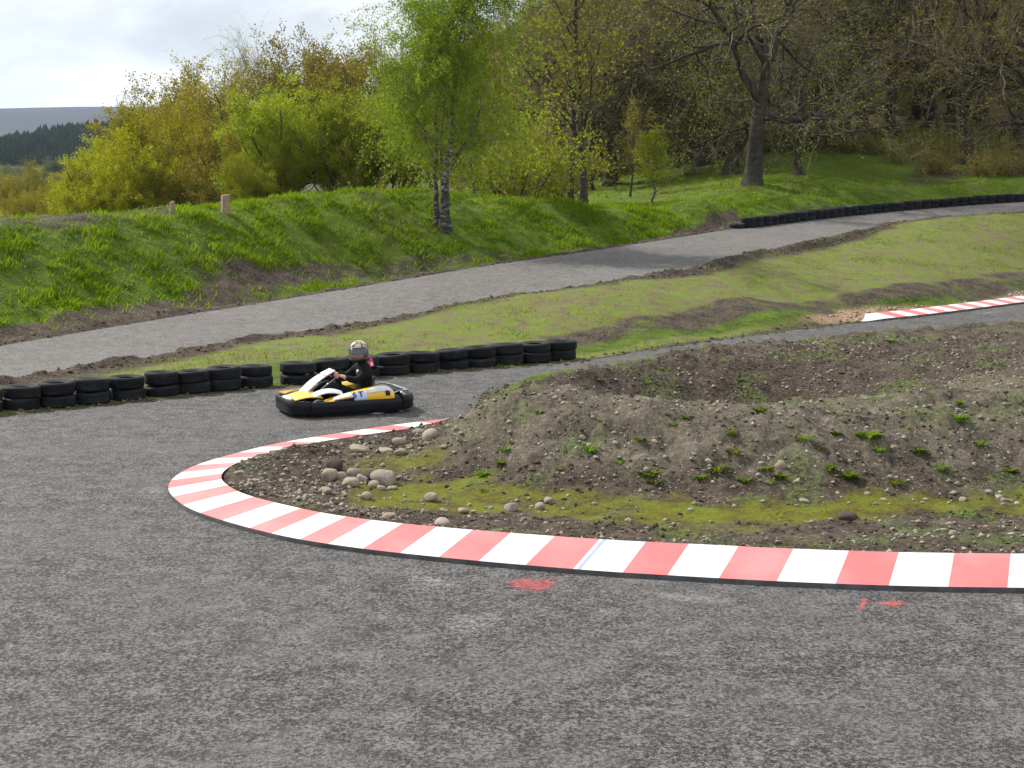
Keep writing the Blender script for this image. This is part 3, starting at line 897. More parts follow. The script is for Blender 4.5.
def leaves(rg, P, per, spread, size, tmin=.3, droop=0., up=.3):
    B, n, _ = P.shape
    N = B * per
    T = tmin + (1 - tmin) * rg.random((B, per)); x = T * (n - 1); i0 = np.clip(x.astype(int), 0, n - 2); fr = (x - i0)[..., None]
    bi = np.arange(B)[:, None]
    c0 = (P[bi, i0] * (1 - fr) + P[bi, i0 + 1] * fr).reshape(-1, 3) + rg.normal(0, spread, (N, 3))
    c0[:, 2] -= droop * rg.random(N)
    a = unit(rg.normal(0, 1, (N, 3))); b = unit(np.cross(a, rg.normal(0, 1, (N, 3)) + np.array([0, 0, up])))
    s = size * (.6 + .8 * rg.random((N, 1)))
    v = np.stack([c0 - a * s * .5, c0 + b * s * .33, c0 + a * s * .5, c0 - b * s * .33], 1)
    return v.reshape(-1, 3), np.arange(N * 4).reshape(-1, 4)


def trunk_poly(rg, H, r, n, lean=0., gnarl=.05, base=(0, 0)):
    z = np.linspace(0, 1, n)
    off = np.cumsum(rg.normal(0, gnarl, (n, 2)), 0); off -= off[0]
    d = rg.random() * 6.28
    P = np.stack([base[0] + off[:, 0] + lean * z ** 1.3 * H * math.cos(d), base[1] + off[:, 1] + lean * z ** 1.3 * H * math.sin(d), z * H - .25], -1)
    return P[None], (r * (1 - .45 * z) * (1 + .7 * np.exp(-z * H / .35)))[None]


M_BARK = simple('oak_bark', (.058, .050, .042), .95, .45, 6, .1, bump=.8)
M_TWIG = simple('brown_twigs', (.19, .155, .105), .95, .3, 3, .1)
M_TWIG2 = simple('grey_twigs', (.165, .138, .096), .95, .3, 3, .1)
t = NT('birch_bark'); P_ = t.obj(); mpn = t.n('ShaderNodeMapping'); t.t.links.new(P_, mpn.inputs[0]); mpn.inputs['Scale'].default_value = (3, 3, 7)
zz = t.n('ShaderNodeSeparateXYZ'); t.t.links.new(P_, zz.inputs[0])
bf = t.math('SUBTRACT', t.noise(1.4, 5, .7, mpn.outputs[0]), t.rmap(zz.outputs[2], 0, 2.2, .10, 0.0))
M_BIRCH = t.done(t.pbsdf(t.ramp(bf, [(.38, (.022, .019, .016)), (.49, (.10, .088, .075)), (.56, (.30, .285, .255)), (.7, (.44, .42, .38))]), .85))
L_OAK = leafmat('bronze_oak_leaf', (.18, .145, .022), (.25, .21, .028), (.33, .29, .036), .55)
L_OLIVE = leafmat('olive_leaf', (.16, .17, .02), (.24, .255, .026), (.31, .325, .034), .55)
L_YELLOW = leafmat('yellow_green_leaf', (.25, .255, .014), (.37, .375, .018), (.46, .46, .03), .55)
L_LIME = leafmat('lime_leaf', (.20, .235, .018), (.29, .335, .022), (.36, .40, .034), .55)
L_BIRCH = leafmat('birch_leaf', (.15, .21, .012), (.23, .31, .016), (.31, .39, .03), .58)
L_DARK = leafmat('conifer_needles', (.014, .026, .014), (.026, .046, .02), (.05, .07, .026), .1, .035)
L_PALE = leafmat('pale_willow_leaf', (.10, .12, .05), (.14, .165, .07), (.18, .2, .09))


def tree_mesh(seed, kind, leafm, twigm, barkm, H=12., r=.38, leafiness=1., nl=None):
    rg = np.random.default_rng(seed)
    wood = []; twig = []; lv = None
    if kind == 'oak':
        P0, R0 = trunk_poly(rg, H * .42, r, 9, .10, .06)
        P0b, R0b = grow(rg, P0[:, -1], unit(np.array([[rg.normal(0, .3), rg.normal(0, .3), 1.]])), np.array([H * .42]), R0[:, -1] * .85, 8, .22, .05, .03)
        P1, R1 = spawn(rg, P0, R0, 6, (32, 66), .55, .5, 1., 10, .28, .07, .72, .06, base_len=H)
        P1b, R1b = spawn(rg, P0b, R0b, 6, (35, 70), .42, .1, .9, 10, .28, .03, .78, .05, base_len=H)
        P1 = np.vstack([P1, P1b]); R1 = np.vstack([R1, R1b])
        P2, R2 = spawn(rg, P1, R1, 7, (30, 75), .55, .2, 1., 7, .30, .05, .66, .03)
        P3, R3 = spawn(rg, P2, R2, 6, (30, 70), .55, .15, 1., 5, .24, .04, .6, .014)
        P4, R4 = spawn(rg, P3, R3, 6, (25, 65), .6, .1, 1., 4, .22, .03, .6, .008)
        wood = [(P0, R0, 10), (P0b, R0b, 8), (P1, R1, 7), (P2, R2, 5)]
        twig = [(P3, R3, 3), (P4, R4, 3)]
        lv = leaves(rg, P4[::1], max(1, int(24 * leafiness)), .10, .072)
    elif kind == 'slim':
        P0, R0 = trunk_poly(rg, H * .95, r, 14, .05, .07); R0 = R0 * np.linspace(1, .25, 14)
        P1, R1 = spawn(rg, P0, R0, 16, (28, 55), .34, .22, .98, 7, .12, .06, .55, .02, shape=.55, base_len=H)
        P2, R2 = spawn(rg, P1, R1, 7, (25, 60), .5, .15, 1., 5, .16, .04, .55, .012)
        P3, R3 = spawn(rg, P2, R2, 6, (25, 60), .55, .1, 1., 4, .18, .03, .6, .007)
        wood = [(P0, R0, 8), (P1, R1, 5)]; twig = [(P2, R2, 3), (P3, R3, 3)]
        lv = leaves(rg, P3, max(1, int(7 * leafiness)), .14, .13)
    elif kind == 'round':
        P0, R0 = trunk_poly(rg, H * .3, r, 7, .15, .06)
        P1, R1 = spawn(rg, P0, R0, 12, (8, 66), .52, .4, 1., 8, .13, .05, .55, .04, base_len=H, jit=.28)
        P2, R2 = spawn(rg, P1, R1, 10, (28, 70), .38, .25, 1., 6, .2, .04, .6, .02, jit=.4)
        P3, R3 = spawn(rg, P2, R2, 9, (28, 65), .42, .1, 1., 4, .2, .02, .6, .01, jit=.4)
        def inside(p, slack):
            q = (p - np.array([0, 0, H * .60])) / np.array([H * .40, H * .40, H * .42])
            th_ = np.arctan2(p[..., 1], p[..., 0]); wob = 1 + .13 * np.sin(th_ * 3 + seed) + .10 * np.sin(p[..., 2] * 1.3 + th_ * 2 + seed)
            return (q ** 2).sum(-1) < (slack * wob) ** 2
        kp = inside(P2[:, -1], 1.02); P2, R2 = P2[kp], R2[kp]
        kp = inside(P3[:, -1], 1.0); P3, R3 = P3[kp], R3[kp]
        wood = [(P0, R0, 8), (P1[inside(P1[:, -1], 1.15)], R1[inside(P1[:, -1], 1.15)], 6), (P2, R2, 4)]; twig = [(P3, R3, 3)]
        lv = leaves(rg, P3, max(1, int(105 * leafiness)), .13, .098)
    elif kind == 'birch':
        wood = []; P3s = []
        for bx, by, hh, rr_, ln in ((-.10, .03, .80, .6, .10), (.12, -.05, 1.0, 1., .03), (.02, .1, .86, .42, .05)):
            P0, R0 = trunk_poly(rg, H * hh, r * rr_, 16, 0, .035, (bx, by)); R0 = R0 * np.linspace(1, .12, 16)
            P0[0, :, 0] += np.linspace(0, 1, 16) ** 1.6 * (bx * 4.5 + .3); 
            P1, R1 = spawn(rg, P0, R0, 20, (28, 56), .45, .18, .99, 8, .07, .02, .30, .012, shape=.62, base_len=H * hh)
            P2, R2 = spawn(rg, P1, R1, 9, (25, 60), .42, .15, 1., 6, .10, -.07, .5, .007)
            P3, R3 = spawn(rg, P2, R2, 6, (20, 60), .8, .2, 1., 6, .08, -.26, .6, .004)
            wood += [(P0, R0, 9), (P1, R1, 5)]; twig += [(P2, R2, 3), (P3, R3, 3)]; P3s.append(P3)
        Pq = np.vstack(P3s)
        lv = leaves(rg, Pq, max(1, int(30 * leafiness)), .055, .06, .05, .05)
    elif kind == 'shrub':
        n0 = 16
        d = unit(np.stack([rg.normal(0, .6, n0), rg.normal(0, .6, n0), np.ones(n0)], -1))
        pos = np.stack([rg.normal(0, .3, n0), rg.normal(0, .3, n0), -.1 * np.ones(n0)], -1)
        P1, R1 = grow(rg, pos, d, H * (.6 + .5 * rg.random(n0)), np.full(n0, .03), 7, .14, -.02, .01)
        P2, R2 = spawn(rg, P1, R1, 9, (25, 70), .45, .1, 1., 5, .2, .0, .6, .007)
        P3, R3 = spawn(rg, P2, R2, 6, (25, 70), .5, .1, 1., 4, .2, .0, .6, .005)
        wood = [(P1, R1, 4)]; twig = [(P2, R2, 3), (P3, R3, 3)]
        lv = leaves(rg, P3, max(1, int(8 * leafiness)), .09, .085)
    a = MB()
    for P, Rr, k in wood: a.add(*tubes(P, Rr, k))
    ks = sorted(a.f)
    trunk = newmesh('trunk', np.vstack(a.v), [np.vstack(a.f[k]) for k in ks], [barkm])
    b = MB()
    for P, Rr, k in twig: b.add(*tubes(P, Rr, k), 0)
    if leafiness > 0: b.add(lv[0], lv[1], 1)
    crown = newmesh('crown', np.vstack(b.v), [np.vstack(b.f[4])], [twigm, leafm], np.concatenate(b.m[4]), False)
    return trunk, crown


PROTO = {}
def proto(key, *a, **k): PROTO[key] = tree_mesh(*a, **k)


def plant(key, name, label, cat, loc, s=1., rot=None, group=None, sz=1., tilt=0.):
    e = link(name, None, None, loc, (tilt, 0, random.random() * 6.28 if rot is None else rot), (s, s, s * sz))
    e.empty_display_size = .3
    tag(e, label, cat, group)
    link('trunk', PROTO[key][0], e); link('crown', PROTO[key][1], e)
    return e


for i_ in range(4): proto(f'oak{i_}', 100 + i_, 'oak', L_OAK if i_ % 2 else L_OLIVE, M_TWIG2, M_BARK, 13., .42, .34 if i_ % 2 else .26)
for i_ in range(2): proto(f'bare{i_}', 140 + i_, 'oak', L_OAK, M_TWIG2, M_BARK, 13., .42, .14)
proto('slim0', 120, 'slim', L_OLIVE, M_TWIG, M_BARK, 12., .2, .9)
proto('slim1', 121, 'slim', L_OAK, M_TWIG, M_BARK, 12., .17, .6)
for i_, lm in enumerate((L_YELLOW, L_OLIVE, L_LIME, L_OAK)): proto(f'round{i_}', 160 + i_, 'round', lm, M_TWIG, M_BARK, 10., .28, .7 if i_ != 3 else .45)
proto('birch', 180, 'birch', L_BIRCH, M_TWIG, M_BIRCH, 8.6, .17, 1.)
proto('birchlet', 183, 'slim', L_LIME, M_TWIG, M_BIRCH, 5., .09, .8)
proto('round4', 168, 'round', L_OAK, M_TWIG2, M_BARK, 10., .28, .3)
proto('pale', 170, 'round', L_PALE, M_TWIG, M_BARK, 10., .28, .7)
proto('shrub0', 190, 'shrub', L_OAK, M_TWIG, M_BARK, 1.6, .03, .35)
proto('shrub1', 191, 'shrub', L_LIME, M_TWIG, M_BARK, 2.6, .03, 1.2)

def gz(x, y): return float(ground(np.array([x]), np.array([y]))[0])
def at_px(u, Y, dz=0.0):
    Y = Y * YS
    x = (u - 512) / F * (Y * CP + 0)      # refined below
    for _ in range(3):
        z = gz(x, Y); d = Y * CP - (z - CH) * SP; x = (u - 512) / F * d
    return (x, Y, gz(x, Y) + dz)

# --- the double birch on the bank and its neighbours
plant('birch', 'birch_tree', 'tall fresh green birch with forked white trunks standing on the grassy bank', 'tree', at_px(441, 32.8), 1., 0.)
plant('birchlet', 'young_birch', 'thin leaning young birch just right of the tall birch', 'tree', at_px(474, 37), 1.05, .4)
plant('shrub1', 'leafy_shrub', 'pale green leafy shrub behind the bank between birch and wood', 'shrub', at_px(512, 41), 1.5, 1.)
plant('shrub1', 'leafy_shrub', 'yellow green bushy shrub left of the slim twin trunks', 'shrub', at_px(545, 47), 1.4, 2.)
# --- slim pair
plant('slim0', 'slim_tree', 'slim tall tree with pale leaning trunk in front of the wood, right of a twin', 'tree', at_px(582, 44), 1.05, 2.)
plant('slim1', 'slim_tree', 'slimmer dark twin trunk close beside the pale leaning one', 'tree', at_px(569, 45), .95, 1.)
plant('slim1', 'sapling', 'small dark sapling stem left of the lighter stake in the grass', 'tree', at_px(630, 50), .38, .3)
plant('birchlet', 'sapling', 'thin pale sapling on the grass just behind the bank ridge', 'tree', at_px(653, 41.5), .62, 4.)
# --- oaks with trunks one can tell apart
OAK = [
    (611, 58, 'oak0', 1.0, 'dark oak with stout upright trunk behind the small sapling'),
    (588, 57, 'bare1', .85, 'leaning many stemmed oak left of the stout dark trunk'),
    (674, 60, 'bare0', .8, 'shrubby oak with low arching limbs between two darker trunks'),
    (702, 58, 'oak1', 1.05, 'thick oak at top of the green slope, left of a leaning trunk'),
    (731, 54, 'bare1', 1.0, 'oak whose thick trunk leans, just behind the nearest big oak'),
    (752, 46, 'oak2', 1.05, 'big near oak with flared trunk standing forward on the mossy slope'),
    (800, 50, 'bare0', .62, 'small crooked oak with forked thin trunk on the mossy slope'),
    (717, 62, 'oak3', .95, 'oak half hidden behind two thick trunks at the slope top'),
    (782, 70, 'slim0', 1.2, 'straight slim trunk standing behind the big near oak'),
    (862, 63, 'oak0', 1.15, 'broad straight oak at the crest in the middle of the right wood'),
    (893, 66, 'bare0', 1.0, 'dark oak with sprawling low limb right of the broad straight oak'),
    (966, 56, 'bare1', 1.2, 'great oak with high forking trunk above the bramble bank'),
    (1018, 58, 'oak3', 1.0, 'oak at the right edge with low sweeping bare limbs'),
    (1062, 52, 'oak1', 1.0, 'oak reaching in from beyond the right edge above the tyre wall'),
    (826, 74, 'oak3', 1.1, 'dark oak standing back behind the small crooked oak'),
    (645, 68, 'oak2', 1.0, 'oak standing back in shade above the pale sapling'),
    (560, 68, 'oak1', 1.0, 'oak behind the slim twin trunks at the left of the wood'),
]
for u, Y, k, s, lab in OAK: plant(k, 'oak_tree', lab, 'tree', at_px(u, Y, -.1), s)
rg = np.random.default_rng(5)
keys = ['oak0', 'oak1', 'round0', 'slim0', 'round1', 'round2', 'round2', 'round1', 'round0', 'round2']
spots = []
for Yr, us in ((74, range(575, 1080, 74)), (84, range(560, 1080, 46)), (100, range(530, 1080, 46)), (122, range(500, 1080, 50))):
    for u in us: spots.append((u + rg.uniform(-22, 22), Yr + rg.uniform(-7, 7)))
for u in (600, 628, 655, 690, 770, 815, 845, 910, 935, 985, 1040): spots.append((u + rg.uniform(-8, 8), 67 + rg.uniform(-3, 4)))
for q, (u, Y) in enumerate(spots):
    k = keys[rg.integers(0, len(keys))] if q < len(spots) - 11 else ['oak0', 'bare1', 'oak3', 'oak2'][q % 4]
    plant(k, 'woodland_tree', 'tree deep in the wood behind the front row of oaks', 'tree', at_px(u, Y, -.2), rg.uniform(1.05, 1.35) * (1.25 if k[:2] in ('ro',) else 1), group='trees deep in the wood')
def crown_top(me):
    z = np.empty(len(me.vertices) * 3, np.float32); me.vertices.foreach_get('co', z); return float(np.quantile(z[2::3], .995))
HT = {k: crown_top(m_[1]) for k, m_ in PROTO.items()}
def plant_top(k, name, lab, u, Y, vtop, group=None, wide=1.):
    p = at_px(u, Y, -.2)
    d = p[1] / CP; zt = CH - (vtop - 180) / F * p[1] * 1.0
    s = max(.2, (zt - p[2]) / HT[k])
    return plant(k, name, lab, 'tree', p, s * wide, None, group, 1 / wide)
# --- left hillside, behind the embankment: (pixel x, distance, crown top, kind)
LEFT = [
    (98, 62, 172, 'round0', 'low bright yellow bush tree at the left foot of the wooded slope'),
    (124, 64, 136, 'round0', 'bright yellow leafed tree second up the slope from the left'),
    (156, 67, 108, 'round0', 'taller yellow tree just right of the other yellow trees'),
    (205, 64, 118, 'round3', 'brown twiggy tree right of the yellow trees'),
    (185, 74, 98, 'round4', 'dull brown tree rising behind the tallest yellow tree'),
    (246, 58, 122, 'round3', 'sparse brownish tree above the wooden fence post'),
    (292, 56, 86, 'round2', 'round olive green tree left of the birch'),
    (345, 55, 90, 'round2', 'spreading lime tree with dark crooked stems left of the birch'),
    (268, 53, 150, 'round2', 'low olive green tree at the foot of the round olive one'),
    (385, 54, 96, 'round1', 'olive tree seen through the left side of the birch'),
    (222, 84, 70, 'round3', 'brown tree on the skyline above the sparse brownish tree'),
    (252, 88, 60, 'round4', 'thin topped brown tree on the skyline left of the highest crown'),
    (294, 90, 40, 'oak0', 'highest bare crowned tree on the skyline left of the birch'),
    (330, 88, 38, 'round4', 'twiggy skyline tree just right of the highest crown'),
    (366, 84, 50, 'round3', 'bronze skyline tree close to the left edge of birch crown'),
    (405, 84, 56, 'round3', 'bronze tree behind the upper left of the birch'),
    (450, 80, 50, 'oak3', 'bronze tree directly behind the birch'),
    (492, 76, 42, 'round3', 'brown twiggy tree behind the right side of the birch'),
    (530, 92, 6, 'bare0', 'bare twiggy tree showing against the sky right of the birch'),
    (530, 62, 128, 'round2', 'soft yellow green tree low behind the right of the birch'),
    (470, 58, 130, 'round1', 'olive bushy tree low behind the birch trunks'),
    (430, 66, 112, 'round3', 'brownish tree behind the birch trunks'),
]
for u, Y, vt, k, lab in LEFT: plant_top(k, 'hillside_tree', lab, u, Y, vt)
# valley trees at the far left
for u, Y, vt, k, lab in [
    (8, 95, 168, 'round3', 'orange brown tree at the left edge beyond the bank'),
    (42, 110, 176, 'round1', 'olive tree in the valley second from the left edge'),
    (80, 100, 190, 'round3', 'low bronze tree in the valley beside the yellow tree'),
    (58, 88, 192, 'round1', 'low olive bush tree just beyond the left bank'),
    (26, 84, 186, 'round3', 'low bronze bush tree between the two leftmost valley trees'),
    (-25, 100, 172, 'round1', 'tree reaching in from beyond the left edge')]:
    plant_top(k, 'valley_tree', lab, u, Y, vt)
for q in range(34):
    u = rg.uniform(-30, 150); Y = rg.uniform(170, 420)
    plant_top(['round3', 'pale', 'round2', 'pale', 'round1'][q % 5], 'valley_tree', 'small distant pale tree on the valley side below the conifers', u, Y, 184 - (Y - 170) / 250 * 24 + rg.uniform(-4, 5), 'distant valley trees', 1.15)
# brambles and undergrowth
for u, Y, s in [(905, 56, 1.), (930, 53, 1.1), (985, 52, 1.), (1005, 54, 1.2), (1025, 52, 1.1), (945, 58, 1.3), (880, 60, 1.1), (850, 62, .8), (1048, 51, 1.2)]:
    plant('shrub0', 'bramble_bush', 'low tangled bare bramble bush under the oaks at right', 'bush', at_px(u, Y, -.1), s, group='brambles under the right oaks')
for u, Y, s in [(300, 40, .9), (360, 42, 1.), (400, 41, .8), (330, 45, 1.1), (520, 52, 1.2), (650, 66, 1.5), (560, 58, 1.2), (690, 68, 1.5), (610, 62, 1.3), (760, 72, 1.4), (820, 76, 1.5), (590, 72, 2), (640, 74, 2), (720, 78, 2), (860, 78, 2.2), (910, 74, 2), (955, 76, 2.2), (1000, 74, 2), (1040, 72, 2), (780, 84, 2.4), (700, 86, 2.4), (890, 88, 2.5), (980, 88, 2.5)]:
    plant('shrub0', 'scrub_bush', 'twiggy brown scrub bush in the shade below the trees', 'bush', at_px(u, Y, -.1), s, group='scrub bushes below the trees')

# conifer plantation on the far ridge: reads as one mass
n = 9000
x = rg.uniform(-820, 60, n); y = rg.uniform(520, 1050, n)
y = np.sort(y) * YS; zc = base_z(x, y)
keep = zc > 9 + 7 * fbm(x, y, .01, 2, 3); x, y, zc = x[keep], y[keep], zc[keep]; n = len(x)
h = rg.uniform(5, 11, n) * (1 + .3 * fbm(x, y, .02, 3, 8)); r_ = h * rg.uniform(.24, .42, n)
th = np.arange(6) / 6 * 2 * np.pi
V = []; Fc = []
for tier, (z0, z1, rs) in enumerate(((.05, .5, 1.), (.32, .76, .75), (.6, 1., .48))):
    jit = 1 + .25 * rg.normal(0, 1, (n, 6))
    ring = np.stack([x[:, None] + r_[:, None] * rs * jit * np.cos(th), y[:, None] + r_[:, None] * rs * jit * np.sin(th), zc[:, None] + h[:, None] * z0 + 0 * th], -1)
    tip = np.stack([x, y, zc + h * z1], -1)[:, None]
    V.append(np.concatenate([ring, tip], 1))
V = np.concatenate(V, 1)   # n,21,3
base = np.arange(n)[:, None, None] * 21
fc = np.array([[7 * t_ + q, 7 * t_ + (q + 1) % 6, 7 * t_ + 6] for t_ in range(3) for q in range(6)])[None]
me = newmesh('conifer_forest', V.reshape(-1, 3), (fc + base).reshape(-1, 3), [L_DARK], None, False)
o = link('conifer_forest', me); tag(o, 'dark green conifer plantation covering the far ridge at left', 'forest', kind='stuff')
# ------------------------------------------------------------------ tyres
t = NT('tyre_rubber'); P_ = t.obj()
rd = t.n('ShaderNodeObjectInfo').outputs['Random']
cc = t.ramp(t.noise(6, 5, .65, P_), [(.34, (.007, .008, .009)), (.55, (.011, .012, .014)), (.78, (.03, .03, .031))])
hs = t.n('ShaderNodeHueSaturation'); t.set(hs.inputs['Color'], cc); t.set(hs.inputs['Value'], t.rmap(rd, 0, 1, .75, 1.35))
M_TYRE = t.done(t.pbsdf(hs.outputs[0], .78, t.bump(t.noise(40, 4, .7, P_), .3, .01), .22))


def tyre_mesh():
    # profile (radius, z), going round the section; outer radius .28, height .195
    pr = [(.13, .035), (.17, .012), (.225, .0), (.255, .006), (.272, .022), (.279, .045), (.279, .062), (.272, .066), (.272, .074), (.280, .078), (.280, .094), (.273, .097), (.273, .101),
          (.280, .104), (.280, .118), (.272, .122), (.272, .130), (.279, .134), (.279, .151), (.272, .174), (.255, .189), (.225, .195), (.17, .186), (.13, .165), (.14, .15), (.17, .10), (.14, .045)]
    n = 48; m = len(pr)
    a = np.arange(n) / n * 2 * np.pi
    rr = np.array([p[0] for p in pr]); z = np.array([p[1] for p in pr])
    rad = np.repeat(rr[None], n, 0)
    # tread blocks: every third segment sits a little deeper on the outer ribs
    outer = (rr > .2785)
    rad[::3][:, outer] -= .005
    V = np.stack([rad * np.cos(a)[:, None], rad * np.sin(a)[:, None], np.repeat(z[None], n, 0)], -1)
    i = np.arange(n)[:, None]; j = np.arange(m)[None]
    f = np.stack([i * m + j, ((i + 1) % n) * m + j, ((i + 1) % n) * m + (j + 1) % m, i * m + (j + 1) % m], -1).reshape(-1, 4)
    me = newmesh('tyre', V, f, [M_TYRE]); me.set_sharp_from_angle(angle=R(40)); return me


TYRE = tyre_mesh()
ORD = ['first', 'second', 'third', 'fourth', 'fifth', 'sixth', 'seventh', 'eighth', 'ninth', 'tenth', 'eleventh', 'twelfth', 'thirteenth', 'fourteenth', 'fifteenth', 'sixteenth',
       'seventeenth', 'eighteenth', 'nineteenth', 'twentieth', 'twenty-first', 'twenty-second', 'twenty-third', 'twenty-fourth', 'twenty-fifth', 'twenty-sixth', 'twenty-seventh', 'twenty-eighth',
       'twenty-ninth', 'thirtieth', 'thirty-first', 'thirty-second', 'thirty-third', 'thirty-fourth', 'thirty-fifth', 'thirty-sixth', 'thirty-seventh', 'thirty-eighth', 'thirty-ninth', 'fortieth',
       'forty-first', 'forty-second', 'forty-third', 'forty-fourth', 'forty-fifth', 'forty-sixth', 'forty-seventh', 'forty-eighth', 'forty-ninth', 'fiftieth']
def stack(x, y, z, s, sz, labels, group):
    for k in range(2):
        o = link('tyre', TYRE, None, (x + random.uniform(-.018, .018), y + random.uniform(-.03, .03), z + k * .192 * sz - .012), (random.uniform(-.05, .05), random.uniform(-.05, .05), random.random() * 6.28),
                 (s * random.uniform(.95, 1.04), s * random.uniform(.95, 1.04), sz * random.uniform(.9, 1.08)))
        tag(o, labels[k], 'tyre', group)


# left row, counted from the gap towards the left edge
a = pz(255, 388, 0); b = pz(21, 411.5, 0)
nv = np.array([-(b - a)[1], (b - a)[0]]); nv /= np.linalg.norm(nv)
if nv[1] < 0: nv = -nv
for k in range(10):
    p = a + (b - a) * k / 7; p[:2] *= 1 + .27 / np.hypot(p[0], p[1])
    stack(p[0], p[1], 0, 1.03, 1.0, [f'{w_} tyre of the {ORD[k]} stack left of the tyre wall gap' for w_ in ('bottom', 'top')], 'tyres of the left tyre wall')
a = pz(298, 384.5, 0); b = pz(560, 360, 0)
for k in range(10):
    p = a + (b - a) * k / 9.; p[:2] *= 1 + .28 / np.hypot(p[0], p[1])
    stack(p[0], p[1], 0, 1.15, 1.0, [f'{w_} tyre of the {ORD[k]} stack right of the tyre wall gap' for w_ in ('bottom', 'top')], 'tyres of the wall behind the kart')
FP = polyhit([(749, 228), (800, 221.5), (850, 215.8), (900, 210.8), (960, 206), (1024, 201.5)])
FP = np.vstack([FP, FP[-1] + (FP[-1] - FP[-2]) * .35])
FP, _ = resample(smooth_poly(FP, .2), .575)
for k, p in enumerate(FP):
    stack(p[0], p[1] + .2, gz(p[0], p[1] + .2) + .0, 1.03, .95, [f'{w_} tyre of the {ORD[min(k, 49)]} stack from the left end of the far tyre wall' for w_ in ('bottom', 'top')], 'tyres of the far tyre wall')
p = hit1(737, 228.5)
tag(link('tyre', TYRE, None, (p[0], p[1] + .1, p[2] - .02), (.05, 0, 0), (1, 1, 1)), 'single tyre lying apart at the left end of the far tyre wall', 'tyre')

# ------------------------------------------------------------------ fence posts on the bank
M_POST = simple('weathered_post_wood', (.30, .23, .15), .9, .3, 12, .2, bump=.5)
def post(u, Y, w_, h, lab):
    p = at_px(u, Y, -.08)
    m = MB(); bm = bmesh.new(); bmesh.ops.create_cube(bm, size=1)
    for q in bm.verts: q.co = Vector((q.co.x * w_, q.co.y * w_, (q.co.z + .5) * (h + .3) - .3 + (.04 * q.co.x if q.co.z > 0 else 0)))
    bmesh.ops.bevel(bm, geom=list(bm.edges), offset=.015, segments=2, affect='EDGES'); m.bm(bm)
    o = m.build('fence_post', M_POST, None, True, tuple(p)); o.rotation_euler = (.02, .04, .5); tag(o, lab, 'fence post'); return o
post(225, 29.9, .22, .58, 'thick short wooden fence post on the crest of the grassy bank')
post(172, 28.9, .12, .40, 'thin wooden fence post stub left of the thick post')

# ------------------------------------------------------------------ stones
t = NT('cobble_stone'); P_ = t.obj(); rd = t.n('ShaderNodeObjectInfo').outputs['Random']
cc = t.ramp(t.noise(7, 5, .65, P_), [(.32, (.20, .17, .135)), (.5, (.34, .30, .25)), (.7, (.47, .43, .37))])
tint = t.ramp(rd, [(0, (.75, .75, .8)), (.35, (1, .95, .86)), (.7, (.92, .82, .72)), (1, (1.15, 1.12, 1.08))])
cc = t.mix(1., cc, tint, 'MULTIPLY')
soilz = t.n('ShaderNodeSeparateXYZ'); t.t.links.new(P_, soilz.inputs[0])
M_STONE = t.done(t.pbsdf(cc, .85, t.bump(t.noise(18, 4, .7, P_), .5, .03), .3))
M_SOILLUMP = simple('dark_soil_clod', (.085, .065, .05), .97, .4, 9, .1, bump=.8)


def stone_mesh(seed, rough=.16, sub=3, ang=0.):
    rs = np.random.default_rng(seed); bm = bmesh.new()
    bmesh.ops.create_icosphere(bm, subdivisions=sub, radius=1)
    dirs = rs.normal(0, 1, (5, 3)); dirs /= np.linalg.norm(dirs, axis=1, keepdims=True)
    cutd = rs.uniform(.62, .9, 5)
    ph = rs.random((4, 3)) * 6; fr = rs.uniform(1.2, 3., (4, 3))
    for v in bm.verts:
        p = np.array(v.co)
        p *= 1 + rough * sum(math.sin(p @ fr[q] + ph[q].sum()) for q in range(4)) / 2.2
        if ang:
            for dd, cd_ in zip(dirs, cutd):
                e = p @ dd - cd_
                if e > 0: p = p - dd * e * ang
        v.co = Vector(p)
    me = bpy.data.meshes.new('stone'); bm.to_mesh(me); bm.free(); me.materials.append(M_STONE)
    me.polygons.foreach_set('use_smooth', np.ones(len(me.polygons), bool)); return me


